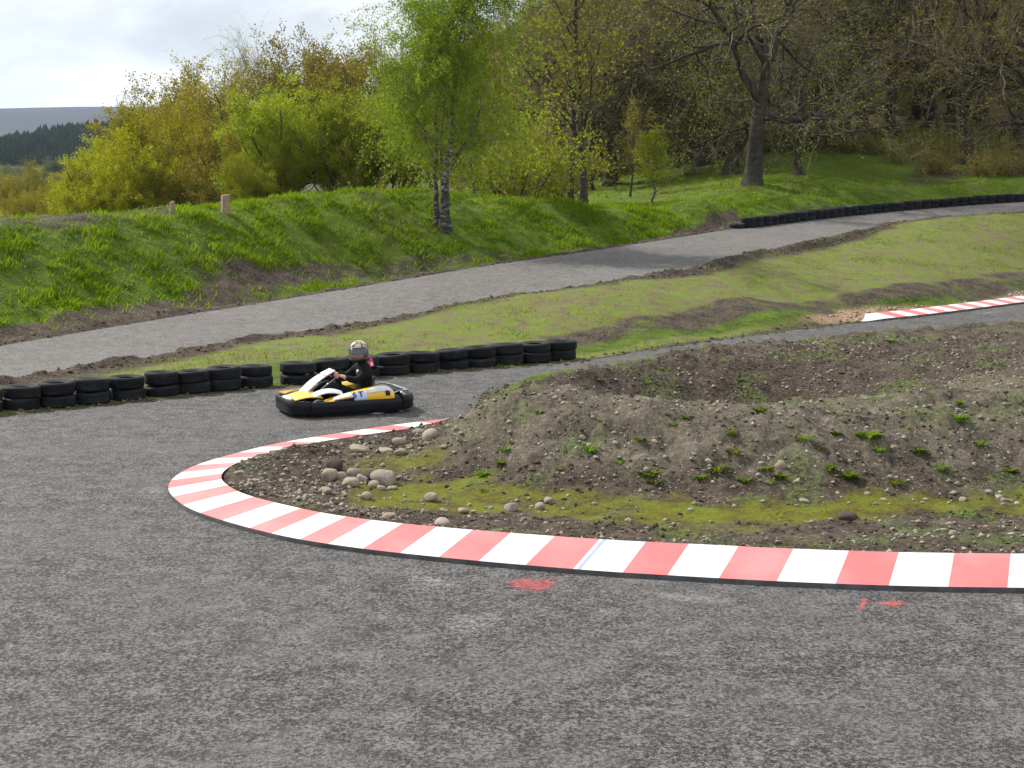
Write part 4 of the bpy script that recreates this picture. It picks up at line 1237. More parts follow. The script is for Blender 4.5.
STONES = [stone_mesh(300 + q, .15, 3, .75 if q % 3 else .35) for q in range(8)]
def ground_px(u, v):
    p = hit1(u, v); return p
def stone(u, v, wpx, asp, lab, grp=None, k=0, rot=None, sink=.22, mat=None):
    """v = where its lower edge meets the ground."""
    p = ground_px(u, v); d = np.hypot(p[0], p[1]) + .001
    rx = wpx / F * d / 2 * 1.12; rz = rx * asp; ry = rx * .85
    me = STONES[k % 8]
    if mat:
        me = me.copy(); me.materials[0] = mat
    o = link('stone', me, None, (p[0], p[1] + ry * .6, p[2] + rz * (1 - sink) - .01), (random.uniform(-.2, .2), random.uniform(-.2, .2), random.random() * 6.28 if rot is None else rot), (rx, ry, rz))
    tag(o, lab, 'stone', grp); return o
M_CLOD = simple('brown_rock', (.075, .055, .042), .9, .35, 6, .2, bump=.6)
big = [
    (383, 486, 27, .62, 'large smooth tan cobble, biggest of the heap on the moss'),
    (368, 481, 20, .5, 'dark grey angular stone leaning against the biggest cobble'),
    (329, 481, 17, .85, 'upright tan egg shaped cobble at the left of the stone heap'),
    (325, 495, 14, .65, 'rounded grey cobble in front of the egg shaped one'),
    (350, 488, 19, .6, 'wide grey cobble in the middle of the stone heap'),
    (361, 484, 12, .9, 'pale pinkish cobble between the wide grey one and the biggest'),
    (353, 477, 13, .7, 'small brownish cobble at the back of the stone heap'),
    (340, 480, 13, .7, 'dull pink cobble right of the egg shaped one'),
    (374, 488, 12, .7, 'pale cobble leaning in front of the biggest cobble'),
    (381, 491, 11, .55, 'little whitish stone in front of the biggest cobble'),
    (392, 490, 11, .45, 'flat pale stone right of the little whitish one'),
    (366, 500, 11, .85, 'single pale stone lying on moss before the heap'),
    (360, 454, 24, .38, 'long flat pale stone near the far kerb'),
    (383, 453, 16, .35, 'thin flat whitish slab right of the long flat stone'),
    (399, 447, 16, .6, 'grey cobble near the far kerb, left of the mound foot'),
    (401, 456, 12, .7, 'greyish cobble below another one near the mound foot'),
    (431, 442, 18, .8, 'blocky pale stone at the left foot of the mound'),
    (419, 436, 14, .5, 'low tan stone at the inner side of the far kerb'),
    (253, 487, 17, .55, 'half buried tan cobble inside the hairpin tip'),
    (232, 477, 13, .6, 'tan cobble close against the kerb at hairpin tip'),
    (430, 502, 15, .7, 'round grey cobble on moss left of the row of stones'),
    (511, 512, 15, .72, 'roundest pale cobble on the moss in front of the mound'),
    (540, 510, 11, .75, 'round cobble on moss right of the roundest pale one'),
    (548, 503, 10, .7, 'small cobble on moss behind its round neighbour'),
    (463, 513, 12, .5, 'low grey stone half sunk into moss near the kerb'),
    (849, 522, 22, .45, 'dark angular rock beside the mud strip at right'),
    (805, 503, 11, .45, 'flat white stone on the moss strip'),
    (781, 471, 10, 1.2, 'pale upright flake of stone on the mound face'),
    (953, 537, 9, .8, 'pale cobble on the mud strip near the right kerb'),
    (893, 449, 10, .5, 'pink stone on the mound beside a weed clump'),
    (442, 527, 18, .5, 'grey cobble just inside the kerb, left of the mossy stones'),
    (388, 520, 15, .55, 'pale cobble in the mud just inside the kerb'),
    (334, 471, 18, .7, 'dark brown clod behind the egg shaped cobble'),
]
for q, (u, v, wp, asp, lab) in enumerate(big):
    stone(u, v, wp, asp, lab, None, q, mat=M_CLOD if 'dark' in lab else None)
rs = np.random.default_rng(11)
small_regions = [((232, 512), (300, 452), 60, (4, 9)), ((280, 520), (350, 480), 26, (4, 8)), ((300, 450), (460, 430), 24, (4, 9)), ((440, 530), (560, 505), 26, (4, 8)),
                 ((560, 540), (1020, 520), 34, (4, 8)), ((820, 505), (1020, 492), 20, (4, 9)), ((500, 480), (1020, 415), 95, (3, 8)), ((560, 415), (1020, 400), 30, (3, 8)), ((600, 395), (1020, 345), 22, (3, 6))]
pts = []
for (u0, v0), (u1, v1), n, (w0, w1) in small_regions:
    for _ in range(n): pts.append((rs.uniform(u0, u1), rs.uniform(v1, v0), w0 + (w1 - w0) * rs.random() ** 2.2))
HP = hit([p[0] for p in pts], [p[1] for p in pts])
ins = sdpoly(HP[:, 0], HP[:, 1], INFIELD)
for (u, v, wp), p, d_ in zip(pts, HP, ins):
    if d_ > -.08: continue
    d = np.hypot(p[0], p[1]); rx = wp / F * d / 2
    o = link('stone', STONES[rs.integers(0, 8)], None, (p[0], p[1], p[2] + rx * .15), tuple(rs.uniform(-.4, .4, 2)) + (rs.uniform(0, 6.28),), (rx, rx * rs.uniform(.6, .95), rx * rs.uniform(.45, .8)))
    tag(o, 'small loose stone scattered on the bare soil inside the kerb', 'stone', 'small stones on the infield soil')

# gravel and clods: uncountable
def scatter_bits(name, pts, size, mat, lab, cat, seed, flat_=.7):
    rg = np.random.default_rng(seed); n = len(pts)
    base = np.array([[1, 0, 0], [-1, 0, 0], [0, 1, 0], [0, -1, 0], [0, 0, 1], [0, 0, -1.]])
    f = np.array([[0, 2, 4], [2, 1, 4], [1, 3, 4], [3, 0, 4], [2, 0, 5], [1, 2, 5], [3, 1, 5], [0, 3, 5]])
    V = base[None] * (1 + .35 * rg.normal(0, 1, (n, 6, 1))) + rg.normal(0, .2, (n, 6, 3))
    a = rg.random(n) * 6.28; ca, sa = np.cos(a), np.sin(a)
    V = np.stack([V[..., 0] * ca[:, None] - V[..., 1] * sa[:, None], V[..., 0] * sa[:, None] + V[..., 1] * ca[:, None], V[..., 2] * flat_], -1)
    V = V * size[:, None, None] + pts[:, None]
    me = newmesh(name, V.reshape(-1, 3), (f[None] + 6 * np.arange(n)[:, None, None]).reshape(-1, 3), [mat], None, True)
    o = link(name, me); tag(o, lab, cat, kind='stuff'); return o


def surf(x, y):
    """height of the lumpy terrain sheet by bilinear lookup."""
    ix = np.clip(np.searchsorted(xs, x) - 1, 0, len(xs) - 2); iy = np.clip(np.searchsorted(ys, y) - 1, 0, len(ys) - 2)
    fx = (x - xs[ix]) / (xs[ix + 1] - xs[ix]); fy = (y - ys[iy]) / (ys[iy + 1] - ys[iy])
    return (GZ[iy, ix] * (1 - fx) + GZ[iy, ix + 1] * fx) * (1 - fy) + (GZ[iy + 1, ix] * (1 - fx) + GZ[iy + 1, ix + 1] * fx) * fy


def look(A, x, y):
    ix = np.clip(np.searchsorted(xs, x), 0, len(xs) - 1); iy = np.clip(np.searchsorted(ys, y), 0, len(ys) - 1)
    return A[iy, ix]


rg = np.random.default_rng(23)
x = rg.uniform(-4, 10, 80000); y = rg.uniform(12.4, 30, 80000)
w_ = look(m_inf, x, y) * (1 - .93 * look(m_moss, x, y)) * (look(dinf, x, y) < -.03) * (look(dk, x, y) > .03)
k = rg.random(len(x)) < w_ * np.clip(.35 + .8 * fbm(x, y, 1.5, 3, 5), .08, 1); x, y = x[k], y[k]
sz = .006 + .026 * rg.random(len(x)) ** 4
scatter_bits('soil_clods', np.stack([x, y, surf(x, y) + sz * .2], -1), sz, M_SOILLUMP, 'dark crumbly soil clods strewn over the infield', 'soil', 3, .8)
x = rg.uniform(-4, 10, 36000); y = rg.uniform(12.4, 30, 36000)
w_ = look(m_inf, x, y) * (1 - .9 * look(m_moss, x, y)) * (look(dinf, x, y) < -.03) * (look(dk, x, y) > .03)
tipw = np.exp(-((x + 2.6) / 1.2) ** 2) * 2.
k = rg.random(len(x)) < w_ * np.clip(.3 + tipw + .4 * fbm(x, y, 2.2, 3, 8), .02, 1); x, y = x[k], y[k]
sz = .007 + .03 * rg.random(len(x)) ** 2.5
scatter_bits('gravel', np.stack([x, y, surf(x, y) + sz * .25], -1), sz, M_STONE, 'pale gravel scattered over the infield soil', 'gravel', 4)
# crumbs along the verges of both tracks
x = rg.uniform(-14, 22, 130000); y = rg.uniform(21, 69, 130000)
dv = look(DU, x, y); dl_ = look(DL, x, y)
k = ((dv > -.12) & (dv < .75) & (rg.random(len(x)) < .7)) | ((dl_ > -.1) & (dl_ < .35) & (look(m_inf, x, y) < .5) & (rg.random(len(x)) < .6)); x, y = x[k], y[k]
sz = .015 + .05 * rg.random(len(x)) ** 3
scatter_bits('verge_clods', np.stack([x, y, np.maximum(surf(x, y), 0) + sz * .1], -1), sz, simple('brown_verge_soil', (.10, .078, .06), .95, .4, 9, .1), 'crumbled brown soil along the edges of the tracks', 'soil', 5, .6)
k3_ = rg.uniform(0, 1, (2500, 2))
lo, hi = CHIPS.min(0), CHIPS.max(0); pp = lo + k3_ * (hi - lo); pp = pp[sdpoly(pp[:, 0], pp[:, 1], CHIPS) < .05]
pp = pp[look(DL, pp[:, 0], pp[:, 1]) > .55]
sz = .02 + .05 * rg.random(len(pp)) ** 2
scatter_bits('wood_chips', np.concatenate([pp, (surf(pp[:, 0], pp[:, 1]) + .01)[:, None]], 1), sz, simple('pale_rubble', (.36, .26, .17), .9, .5, 5, .2), 'pale brown rubble and chippings behind the right kerb', 'rubble', 6)

# ------------------------------------------------------------------ grass
G_LUSH = leafmat('lush_grass_blade', (.075, .12, .005), (.165, .25, .008), (.26, .35, .015), .5, .9)
G_FIELD = leafmat('field_grass_blade', (.10, .14, .014), (.16, .205, .02), (.24, .24, .055), .45, .9)
G_DRY = leafmat('dry_grass_blade', (.22, .19, .09), (.30, .26, .13), (.38, .33, .18), .4, .9)
G_WEED = leafmat('weed_leaf', (.10, .17, .011), (.16, .26, .015), (.23, .34, .028), .5, 3.)


def blades(name, x, y, h, wd, mat, lab, cat, seed, lean=.5, zf=None, wind=(.5, -.25)):
    rg = np.random.default_rng(seed); n = len(x); z = surf(x, y) - .01
    a = rg.random(n) * 6.28; dx, dy = np.cos(a) * wd / 2, np.sin(a) * wd / 2
    lx = rg.normal(wind[0], .6, n) * lean * h; ly = rg.normal(wind[1], .6, n) * lean * h
    p = np.stack([x, y, z], -1)
    b0 = p + np.stack([-dx, -dy, 0 * h], -1); b1 = p + np.stack([dx, dy, 0 * h], -1)
    m0 = p + np.stack([-dx * .7 + lx * .35, -dy * .7 + ly * .35, h * .55], -1); m1 = p + np.stack([dx * .7 + lx * .35, dy * .7 + ly * .35, h * .55], -1)
    tp = p + np.stack([lx, ly, h * .95], -1)
    V = np.stack([b0, b1, m1, m0, tp], 1).reshape(-1, 3); o5 = 5 * np.arange(n)[:, None]
    me = newmesh(name, V, [np.array([[0, 1, 2, 3]]) + o5, np.array([[3, 2, 4]]) + o5], [mat], None, True)
    o = link(name, me); tag(o, lab, cat, kind='stuff'); return o


N = 560000
x = np.concatenate([rg.uniform(-17, 34, N), rg.uniform(-17, 6, 260000)]); y = np.concatenate([rg.uniform(27, 93, N), rg.uniform(30, 57, 260000)]); N = len(x)
du, la = look(DU, x, y), look(LAT, x, y)
grassy = (la > 0) & (du > .5) & (du < 36)
clump = .42 + 1.0 * fbm(x, y, 1.1, 3, 61) + .9 * fbm(x, y, 3.2, 2, 62)
dens = grassy * np.clip(clump, .22, 1) * (1 - look(np.clip(m_dirt + m_verge, 0, 1), x, y) * .93) * np.where(y > 67, .55, 1) * np.where(du > 10, .6, 1)
k = rg.random(N) < dens; x, y, clump, du = x[k], y[k], clump[k], du[k]
h = (.05 + .15 * rg.random(len(x)) ** 1.5) * (.5 + .75 * np.clip(clump, 0, 1.2)) * np.where(du > 9, .7, 1)
dry = rg.random(len(x)) < .05 + .12 * (fbm(x, y, .7, 3, 63) > .25)
blades('bank_grass', x[~dry], y[~dry], h[~dry], .024 + .018 * rg.random((~dry).sum()), G_LUSH, 'lush green grass on the embankment and woodland slope', 'grass', 1, .8)
blades('dry_grass', x[dry], y[dry], h[dry] * .9, .02 + 0 * h[dry], G_DRY, 'dry straw coloured grass mixed into the embankment', 'grass', 2, .9)
N = 340000
x = rg.uniform(-12, 26, N); y = rg.uniform(23, 66, N)
f_ = look(m_field, x, y) * (1 - look(m_bank, x, y)) * (look(DU, x, y) > .15) * (look(DL, x, y) > .12)
cl = .4 + 1.1 * fbm(x, y, .9, 4, 71) + .35 * fbm(x, y, 4.5, 2, 72)
k = rg.random(N) < f_ * np.clip(cl, .05, 1) * .8; x, y, cl = x[k], y[k], cl[k]
h = (.025 + .045 * rg.random(len(x))) * (.6 + .7 * np.clip(cl, 0, 1))
dry = rg.random(len(x)) < .14
blades('field_grass', x[~dry], y[~dry], h[~dry], .018 + .01 * rg.random((~dry).sum()), G_FIELD, 'short patchy yellow green grass on the field between the tracks', 'grass', 3, .9)
blades('field_straw', x[dry], y[dry], h[dry], .018 + 0 * h[dry], G_DRY, 'short straw coloured stalks on the field between the tracks', 'grass', 4, 1.)
# taller rough grass: feet of the tyre walls, track edges, the bank beside the lower track
N = 160000
x = rg.uniform(-12, 24, N); y = rg.uniform(15, 45, N)
dl_ = look(DL, x, y); inf = look(m_inf, x, y)
edge = np.where((inf < .5) & (dl_ > .02) & (dl_ < .5), .5, 0) + np.where((inf > .5) & (dl_ > .05) & (dl_ < .6) & (y > 23), 1.2, 0) + .3 * look(m_bank, x, y) + .5 * look(m_green, x, y)
edge = edge * np.clip(.1 + 1.5 * fbm(x, y, 1.6, 3, 81), 0, 1)
k = (rg.random(N) < edge); x, y = x[k], y[k]
blades('verge_grass', x, y, .03 + .08 * rg.random(len(x)) ** 1.5, .014 + .008 * rg.random(len(x)), G_WEED, 'rough grass tufts along the lower track edges and bank', 'grass', 5, .7)
# moss and thin grass in front of the mound
N = 120000
x = rg.uniform(-3, 10, N); y = rg.uniform(13.5, 21, N)
k = rg.random(N) < look(m_moss, x, y) * np.clip(.25 + .9 * fbm(x, y, 2.2, 3, 91), .03, 1) * .9; x, y = x[k], y[k]
blades('moss', x, y, .008 + .022 * rg.random(len(x)) ** 2, .007 + .005 * rg.random(len(x)), leafmat('moss_green', (.10, .095, .012), (.15, .15, .016), (.19, .2, .022), .4, 1.5), 'thin yellow green moss and grass in front of the mound', 'moss', 6, .6)


# weeds: each clump a plant of its own
def weed_mesh(seed, broad=False):
    rg = np.random.default_rng(seed); V = []; Fq = []; n = 0
    for q in range(70 if not broad else 46):
        a = rg.random() * 6.28; r0 = rg.random() ** .7 * .45; el = rg.uniform(.35, 1.45)
        L_ = rg.uniform(.45, 1.0); w_ = L_ * (.09 if not broad else .24)
        d = np.array([math.cos(a) * math.cos(el), math.sin(a) * math.cos(el), math.sin(el)]); s_ = np.array([-math.sin(a), math.cos(a), 0])
        b = np.array([math.cos(a) * r0, math.sin(a) * r0, -.05]); ben = np.array([math.cos(a), math.sin(a), -.5]) * .25 * L_
        pts_ = [b - s_ * w_ * .3, b + s_ * w_ * .3, b + d * L_ * .55 + s_ * w_, b + d * L_ * .55 - s_ * w_, b + d * L_ + ben]
        V += pts_; Fq.append(n); n += 5
    o5 = np.array(Fq)[:, None]
    return newmesh('weed', np.array(V), [np.array([[0, 1, 2, 3]]) + o5, np.array([[3, 2, 4]]) + o5], [G_WEED], None, True)


WEEDS = [weed_mesh(1), weed_mesh(2), weed_mesh(3, True), weed_mesh(4, True)]
wl = [(505, 448, 18), (590, 452, 24), (648, 473, 24), (655, 482, 16), (715, 468, 34), (735, 455, 22), (700, 478, 16), (760, 416, 18), (805, 442, 26), (820, 450, 16), (850, 478, 22), (868, 440, 26), (880, 452, 18),
      (895, 482, 24), (955, 421, 24), (920, 452, 18), (600, 420, 12), (672, 428, 16), (688, 416, 14), (780, 478, 18), (940, 470, 20), (980, 445, 18), (500, 464, 14), (484, 474, 18), (560, 470, 14), (620, 462, 16),
      (745, 480, 16), (830, 470, 20), (905, 430, 14), (1000, 420, 14), (1010, 470, 16), (835, 432, 14), (790, 430, 13), (730, 436, 18), (640, 440, 13), (540, 412, 10), (575, 408, 9), (860, 400, 12), (960, 405, 12),
      (648, 366, 12), (660, 370, 9), (720, 362, 9), (800, 352, 9), (890, 345, 10), (940, 352, 9), (600, 383, 8), (740, 380, 8), (840, 372, 9), (980, 362, 9), (485, 492, 12), (512, 440, 9), (765, 470, 16), (770, 482, 14)]
WH = hit([w_[0] for w_ in wl], [w_[1] for w_ in wl])
for q, ((u, v, wp), p) in enumerate(zip(wl, WH)):
    s = wp / F * np.hypot(p[0], p[1]) * .52
    o = link('weed', WEEDS[q % 4], None, (p[0], p[1], float(surf(p[0], p[1])) - .01), (0, 0, random.random() * 6.28), (s, s, s * random.uniform(.6, .9)))
    tag(o, 'small bright green weed clump growing on the bare soil mound', 'weed', 'weed clumps on the soil mound')
# ------------------------------------------------------------------ kart
K_BLACK = simple('black_plastic', (.006, .007, .010), .36, .3, 9, .22, bump=.05)
K_FRAME = simple('dark_frame_steel', (.03, .03, .032), .45, .2, 9, .5, .4)
K_YELLOW = simple('yellow_bodywork', (.78, .47, .02), .28, .06, 5, .5, coat=.5)
K_WHITE = simple('white_bodywork', (.80, .80, .82), .25, .05, 5, .5, coat=.5)
K_SILVER = simple('silver_sticker', (.58, .58, .64), .35, .08, 7, .5, .2)
K_BLUE = simple('pale_blue_sticker', (.50, .58, .80), .35, .08, 7)
K_NAVY = simple('navy_lettering', (.02, .025, .07), .4, .1, 7)
K_METAL = simple('engine_metal', (.42, .42, .43), .35, .25, 14, .5, .9)
K_SEAT = simple('black_seat_shell', (.02, .02, .021), .5, .2, 9)
K_RIM = simple('wheel_rim_alloy', (.35, .35, .36), .4, .2, 9, .5, .8)
K_TYRE = simple('slick_rubber', (.018, .018, .018), .7, .3, 12)

kart = link('go_kart', None, None)
tag(kart, 'yellow and white racing go kart with black wraparound bumper driving on the tarmac', 'go kart')
HL, HW = 1.0, .66


def outline(th):
    """plan outline of the bumper; th=0 front."""
    cx, sx = math.cos(th), math.sin(th)
    e = .42 if cx > 0 else .34
    x = math.copysign(abs(cx) ** e, cx); y = math.copysign(abs(sx) ** .42, sx)
    w = HW * (1 - .06 * max(0, x) ** 2 - .05 * max(0, -x) ** 3)
    w -= .035 * math.exp(-((x + .42) / .12) ** 2) + .03 * math.exp(-((x - .33) / .1) ** 2)
    return np.array([x * HL, y * w])


BPROF = [(-.015, .055), (.0, .04), (.022, .05), (.034, .085), (.030, .125), (.036, .165), (.030, .215), (.012, .245), (-.02, .25), (-.075, .235), (-.08, .10)]
def bumper(name, a0, a1, n, zs=1., zo=0., lab=None):
    secs = []
    for th in np.linspace(a0, a1, n):
        p = outline(th); q = outline(th + .002) - outline(th - .002); q /= np.linalg.norm(q) + 1e-9
        nn = np.array([q[1], -q[0]])
        secs.append([(p[0] + nn[0] * (o - .034), p[1] + nn[1] * (o - .034), z * zs + zo) for o, z in BPROF])
    m = MB(); m.loft(secs); return m.build(name, K_BLACK, kart)
bumper('front_bumper', -1.12, 1.12, 56)
bumper('side_bumper', 1.14, 1.98, 40, .92)
bumper('side_bumper', -1.98, -1.14, 40, .92)
rb = bumper('rear_bumper', 2.0, 2 * math.pi - 2.0, 50, 1.02, .012)
# frame, floor tray, axle
m = MB()
m.box((.25, 0, .055), (1.2, .62, .012), bev=.004)
for y in (-.33, .33): m.tube([(-.92, y, .07), (-.3, y, .065), (.2, y * .95, .06), (.62, y * .7, .06), (.86, y * .6, .09)], .016, 8)
m.tube([(.55, -.36, .07), (.55, .36, .07)], .014, 8); m.tube([(-.3, -.34, .07), (-.3, .34, .07)], .014, 8); m.tube([(-.88, -.34, .08), (-.88, .34, .08)], .014, 8)
m.tube([(-.62, -.58, .14), (-.62, .58, .14)], .018, 10)
m.tube([(.55, -.5, .125), (.55, .5, .125)], .014, 8)
m.build('chassis_frame', K_FRAME, kart)


def wheel(x, y, r, w):
    pr = [(.55, -.5), (.82, -.5), (.95, -.44), (1, -.30), (1.0, .30), (.95, .44), (.82, .5), (.55, .5)]
    n = 28; a = np.arange(n) / n * 2 * np.pi; m = MB()
    V = np.stack([np.stack([r * p * np.cos(a), np.full(n, w * q), r * p * np.sin(a)], -1) for p, q in pr], 1)
    m.loft(np.concatenate([V, V[:1]], 0), caps=False)
    o = m.build('wheel', K_TYRE, kart, True, (x, y, r))
    m = MB(); R2 = [(.0, .22), (.2, .25), (.22, .38), (.5, .44), (.56, .46), (.56, -.46), (.5, -.44), (.2, -.3), (0, -.3)]
    V = np.stack([np.stack([r * p * np.cos(a) + 1e-6, np.full(n, w * q), r * p * np.sin(a)], -1) for p, q in R2], 1)
    m.loft(np.concatenate([V, V[:1]], 0), caps=False); m.build('rim', K_RIM, o)
wheel(.55, .50, .128, .12); wheel(.55, -.50, .128, .12); wheel(-.62, .47, .14, .2); wheel(-.62, -.47, .14, .2)

# nose shell: white with a yellow rear part
def shell(name, rows, mat, thick=.012):
    """rows: (n,m,3) grid -> solid sheet"""
    rows = np.asarray(rows, float); n, mm, _ = rows.shape
    P = []
    du_ = np.gradient(rows, axis=0); dv_ = np.gradient(rows, axis=1); nn = unit(np.cross(du_, dv_))
    a, b = rows, rows - nn * thick
    M_ = MB(); i = np.arange(n - 1)[:, None]; j = np.arange(mm - 1)[None]
    f = np.stack([i * mm + j, i * mm + j + 1, (i + 1) * mm + j + 1, (i + 1) * mm + j], -1).reshape(-1, 4)
    M_.add(a, f); M_.add(b, f[:, ::-1])
    rim = np.concatenate([np.stack([a[0], b[0]], 1), np.stack([a[1:, -1], b[1:, -1]], 1), np.stack([a[-1, ::-1][1:], b[-1, ::-1][1:]], 1), np.stack([a[::-1, 0][1:], b[::-1, 0][1:]], 1)])
    q = len(rim); M_.add(rim.reshape(-1, 3), np.array([[2 * k, 2 * k + 1, 2 * k + 3, 2 * k + 2] for k in range(q - 1)]))
    return M_.build(name, mat, kart)
ys_ = np.linspace(-1, 1, 15)
rows = []
for k, s in enumerate(np.linspace(0, 1, 9)):
    rows.append([(.955 - .38 * s - .10 * abs(y) ** 3 * (1 - s), y * (.27 - .06 * s), .235 + .055 * math.sin(s * 2.2) * (1 - .45 * y * y) + .02 * s) for y in ys_])
shell('nose_cone', rows, K_WHITE)
for sgn in (1, -1):
    rows = [[(.90 - .44 * s, sgn * (.10 + .40 * t_ * (1 - .22 * s)), .275 + .055 * math.sin(s * 3.0) * (1 - t_ * .5) + .012 - .03 * t_) for t_ in np.linspace(0, 1, 7)] for s in np.linspace(0, 1, 8)]
    if sgn < 0: rows = rows[::-1]
    shell('nose_panel', rows, K_YELLOW)
    rows = [[(.60 - .46 * s, sgn * (.30 + .10 * t_), .27 + .11 * math.sin(.4 + s * 2.1) - .05 * t_ ** 2) for t_ in np.linspace(0, 1, 7)] for s in np.linspace(0, 1, 10)]
    if sgn < 0: rows = rows[::-1]
    shell('wheel_fairing', rows, K_WHITE)
# front number panel rising to the steering wheel
def nassau(x0, x1, s0, s1):
    rows = []
    for s in np.linspace(s0, s1, 10):
        w_ = .155 - .045 * s + .02 * math.sin(s * 3.1)
        rows.append([(.74 - .49 * s - .05 * y * y + .03 * math.sin(s * 3.1), y * w_, .27 + .335 * s - .03 * math.sin(s * 3.1) * 0 + .035 * math.sin(s * 2.6) - .02 * y * y) for y in np.linspace(-1, 1, 11)])
    return rows
shell('front_panel', nassau(0, 0, 0, .78), K_WHITE, .015)
shell('front_panel_top', nassau(0, 0, .80, 1.06), K_WHITE, .02)
# side pods
def sidepod(sgn):
    xs_ = np.linspace(.44, -.62, 23); secs = []
    for x in xs_:
        s = (.44 - x) / 1.06
        top = .225 + .205 * (1 - (1 - s) ** 1.7) * (1 - .16 * max(0, s - .8) / .2) - .0
        bot = .20 + .012 * math.sin(s * 3)
        yi = .34; yo = .60 - .10 * (1 - s) ** 2 + .01 * math.sin(s * 6)
        if s > .93: top -= .05 * (s - .93) / .07; yo -= .03 * (s - .93) / .07
        ring = [(x, sgn * yi, bot), (x, sgn * yo, bot), (x, sgn * (yo + .012), bot + .25 * (top - bot)), (x, sgn * (yo - .01), bot + .6 * (top - bot)), (x, sgn * (yo - .055), bot + .88 * (top - bot)),
                (x, sgn * (yo - .12), top), (x, sgn * (yi + .05), top - .01), (x, sgn * yi, top - .05)]
        secs.append(ring)
    m = MB(); m.loft(secs); o = m.build('side_pod', K_YELLOW, kart)
    S_ = np.array(secs)
    def decal(nm, s0, s1, r0, r1, mat, off=.006, sk_=0.):
        rows = []
        for s in np.linspace(s0, s1, 12):
            row = []
            for r in np.linspace(r0, r1, 6):
                q = np.clip((s + sk_ * (r - r0)) * 22, 0, 21.99); i0 = int(q); fr = q - i0; k0 = int(min(r, 6.99)); fk = r - k0
                p = (S_[i0, k0] * (1 - fr) + S_[i0 + 1, k0] * fr) * (1 - fk) + (S_[i0, k0 + 1] * (1 - fr) + S_[i0 + 1, k0 + 1] * fr) * fk
                row.append(p + np.array([0, sgn * off, off * .6]))
            rows.append(row)
        if sgn < 0: rows = rows[::-1]
        M2 = MB(); rr = np.asarray(rows); n_, m_, _ = rr.shape; i = np.arange(n_ - 1)[:, None]; j = np.arange(m_ - 1)[None]
        M2.add(rr, np.stack([i * m_ + j, i * m_ + j + 1, (i + 1) * m_ + j + 1, (i + 1) * m_ + j], -1).reshape(-1, 4))
        return M2.build(nm, mat, o, recalc=False)
    decal('white_stripe', .12, .36, 3.2, 5.0, K_WHITE)
    decal('blue_sticker', .36, .585, 1.3, 4.2, K_BLUE, .008)
    decal('silver_stripe', .60, .93, 3.1, 4.6, K_SILVER, .008, .03)
    decal('air_intake', .12, .40, 1.1, 2.6, K_BLACK, .010)
    decal('outlet', .86, .925, 2.2, 3.3, K_BLACK, .010)
    # letters on the sticker
    for nm_, ch, s in (('lettering', 'S', .415), ('lettering', 'T', .50)):
        cu = bpy.data.curves.new('txt', 'FONT'); cu.body = ch; cu.size = .125; cu.extrude = .002; cu.offset = .004; cu.align_x = 'CENTER'; cu.align_y = 'CENTER'
        to = bpy.data.objects.new('txt', cu); col.objects.link(to); bpy.context.view_layer.update()
        me = bpy.data.meshes.new_from_object(to.evaluated_get(bpy.context.evaluated_depsgraph_get())); bpy.data.objects.remove(to)
        me.materials.clear(); me.materials.append(K_NAVY)
        i0 = int(s * 22); b = S_[i0, 2]; tp = S_[i0, 4]; up = Vector(tp - b).normalized(); fx = Vector((-1, 0, .22)) if sgn > 0 else Vector((1, 0, -.22)); fx = (fx - up * fx.dot(up)).normalized()
        nn = fx.cross(up).normalized()
        M3 = Matrix((fx, up, nn)).transposed().to_4x4(); M3.translation = Vector(S_[i0, 3]) + nn * .016
        me.transform(M3); link(nm_, me, o)
sidepod(1); sidepod(-1)
# seat
secs = []
prof = [(.20, .11, .13), (.05, .085, .165), (-.15, .075, .185), (-.30, .11, .19), (-.40, .22, .19), (-.46, .36, .18), (-.50, .49, .16)]
for x, z, w_ in prof:
    secs.append([(x + .05 * abs(y) ** 2 * (1 if z > .15 else 0), y * w_, z + (.11 * abs(y) ** 3 if z < .3 else .02 * abs(y))) for y in np.linspace(-1, 1, 13)])
shell('seat', secs, K_SEAT, .02)
# steering
m = MB(); a = np.arange(28) / 28 * 2 * np.pi; tl = R(52)
SWC = np.array([.13, 0, .50]); u_ = np.array([-math.sin(tl) * 0 - math.cos(tl), 0, math.sin(tl)])   # in-plane 'up' leans back
nrm_ = np.array([-math.sin(tl), 0, -math.cos(tl)])
u_ = np.array([.55, 0, .835]); u_ /= np.linalg.norm(u_)
ring = SWC + .14 * (np.cos(a)[:, None] * np.array([0, 1., 0]) + np.sin(a)[:, None] * u_)
m.tube(ring, .015, 8, closed=True)
for q in (0.3, math.pi - .3, -math.pi / 2): m.tube([SWC, SWC + .135 * (math.cos(q) * np.array([0, 1., 0]) + math.sin(q) * u_)], .011, 6)
m.build('steering_wheel', K_BLACK, kart)
m = MB(); m.tube([SWC, (.34, 0, .36), (.60, 0, .10)], .013, 8); m.tube([(.34, .03, .36), (.40, .16, .08)], .009, 6); m.tube([(.34, -.03, .36), (.40, -.16, .08)], .009, 6)
m.build('steering_column', K_METAL, kart)
m = MB()
for y in (.20, -.20): m.tube([(.62, y, .07), (.66, y, .20), (.67, y * .6, .215)], .009, 6)
m.build('pedals', K_METAL, kart)
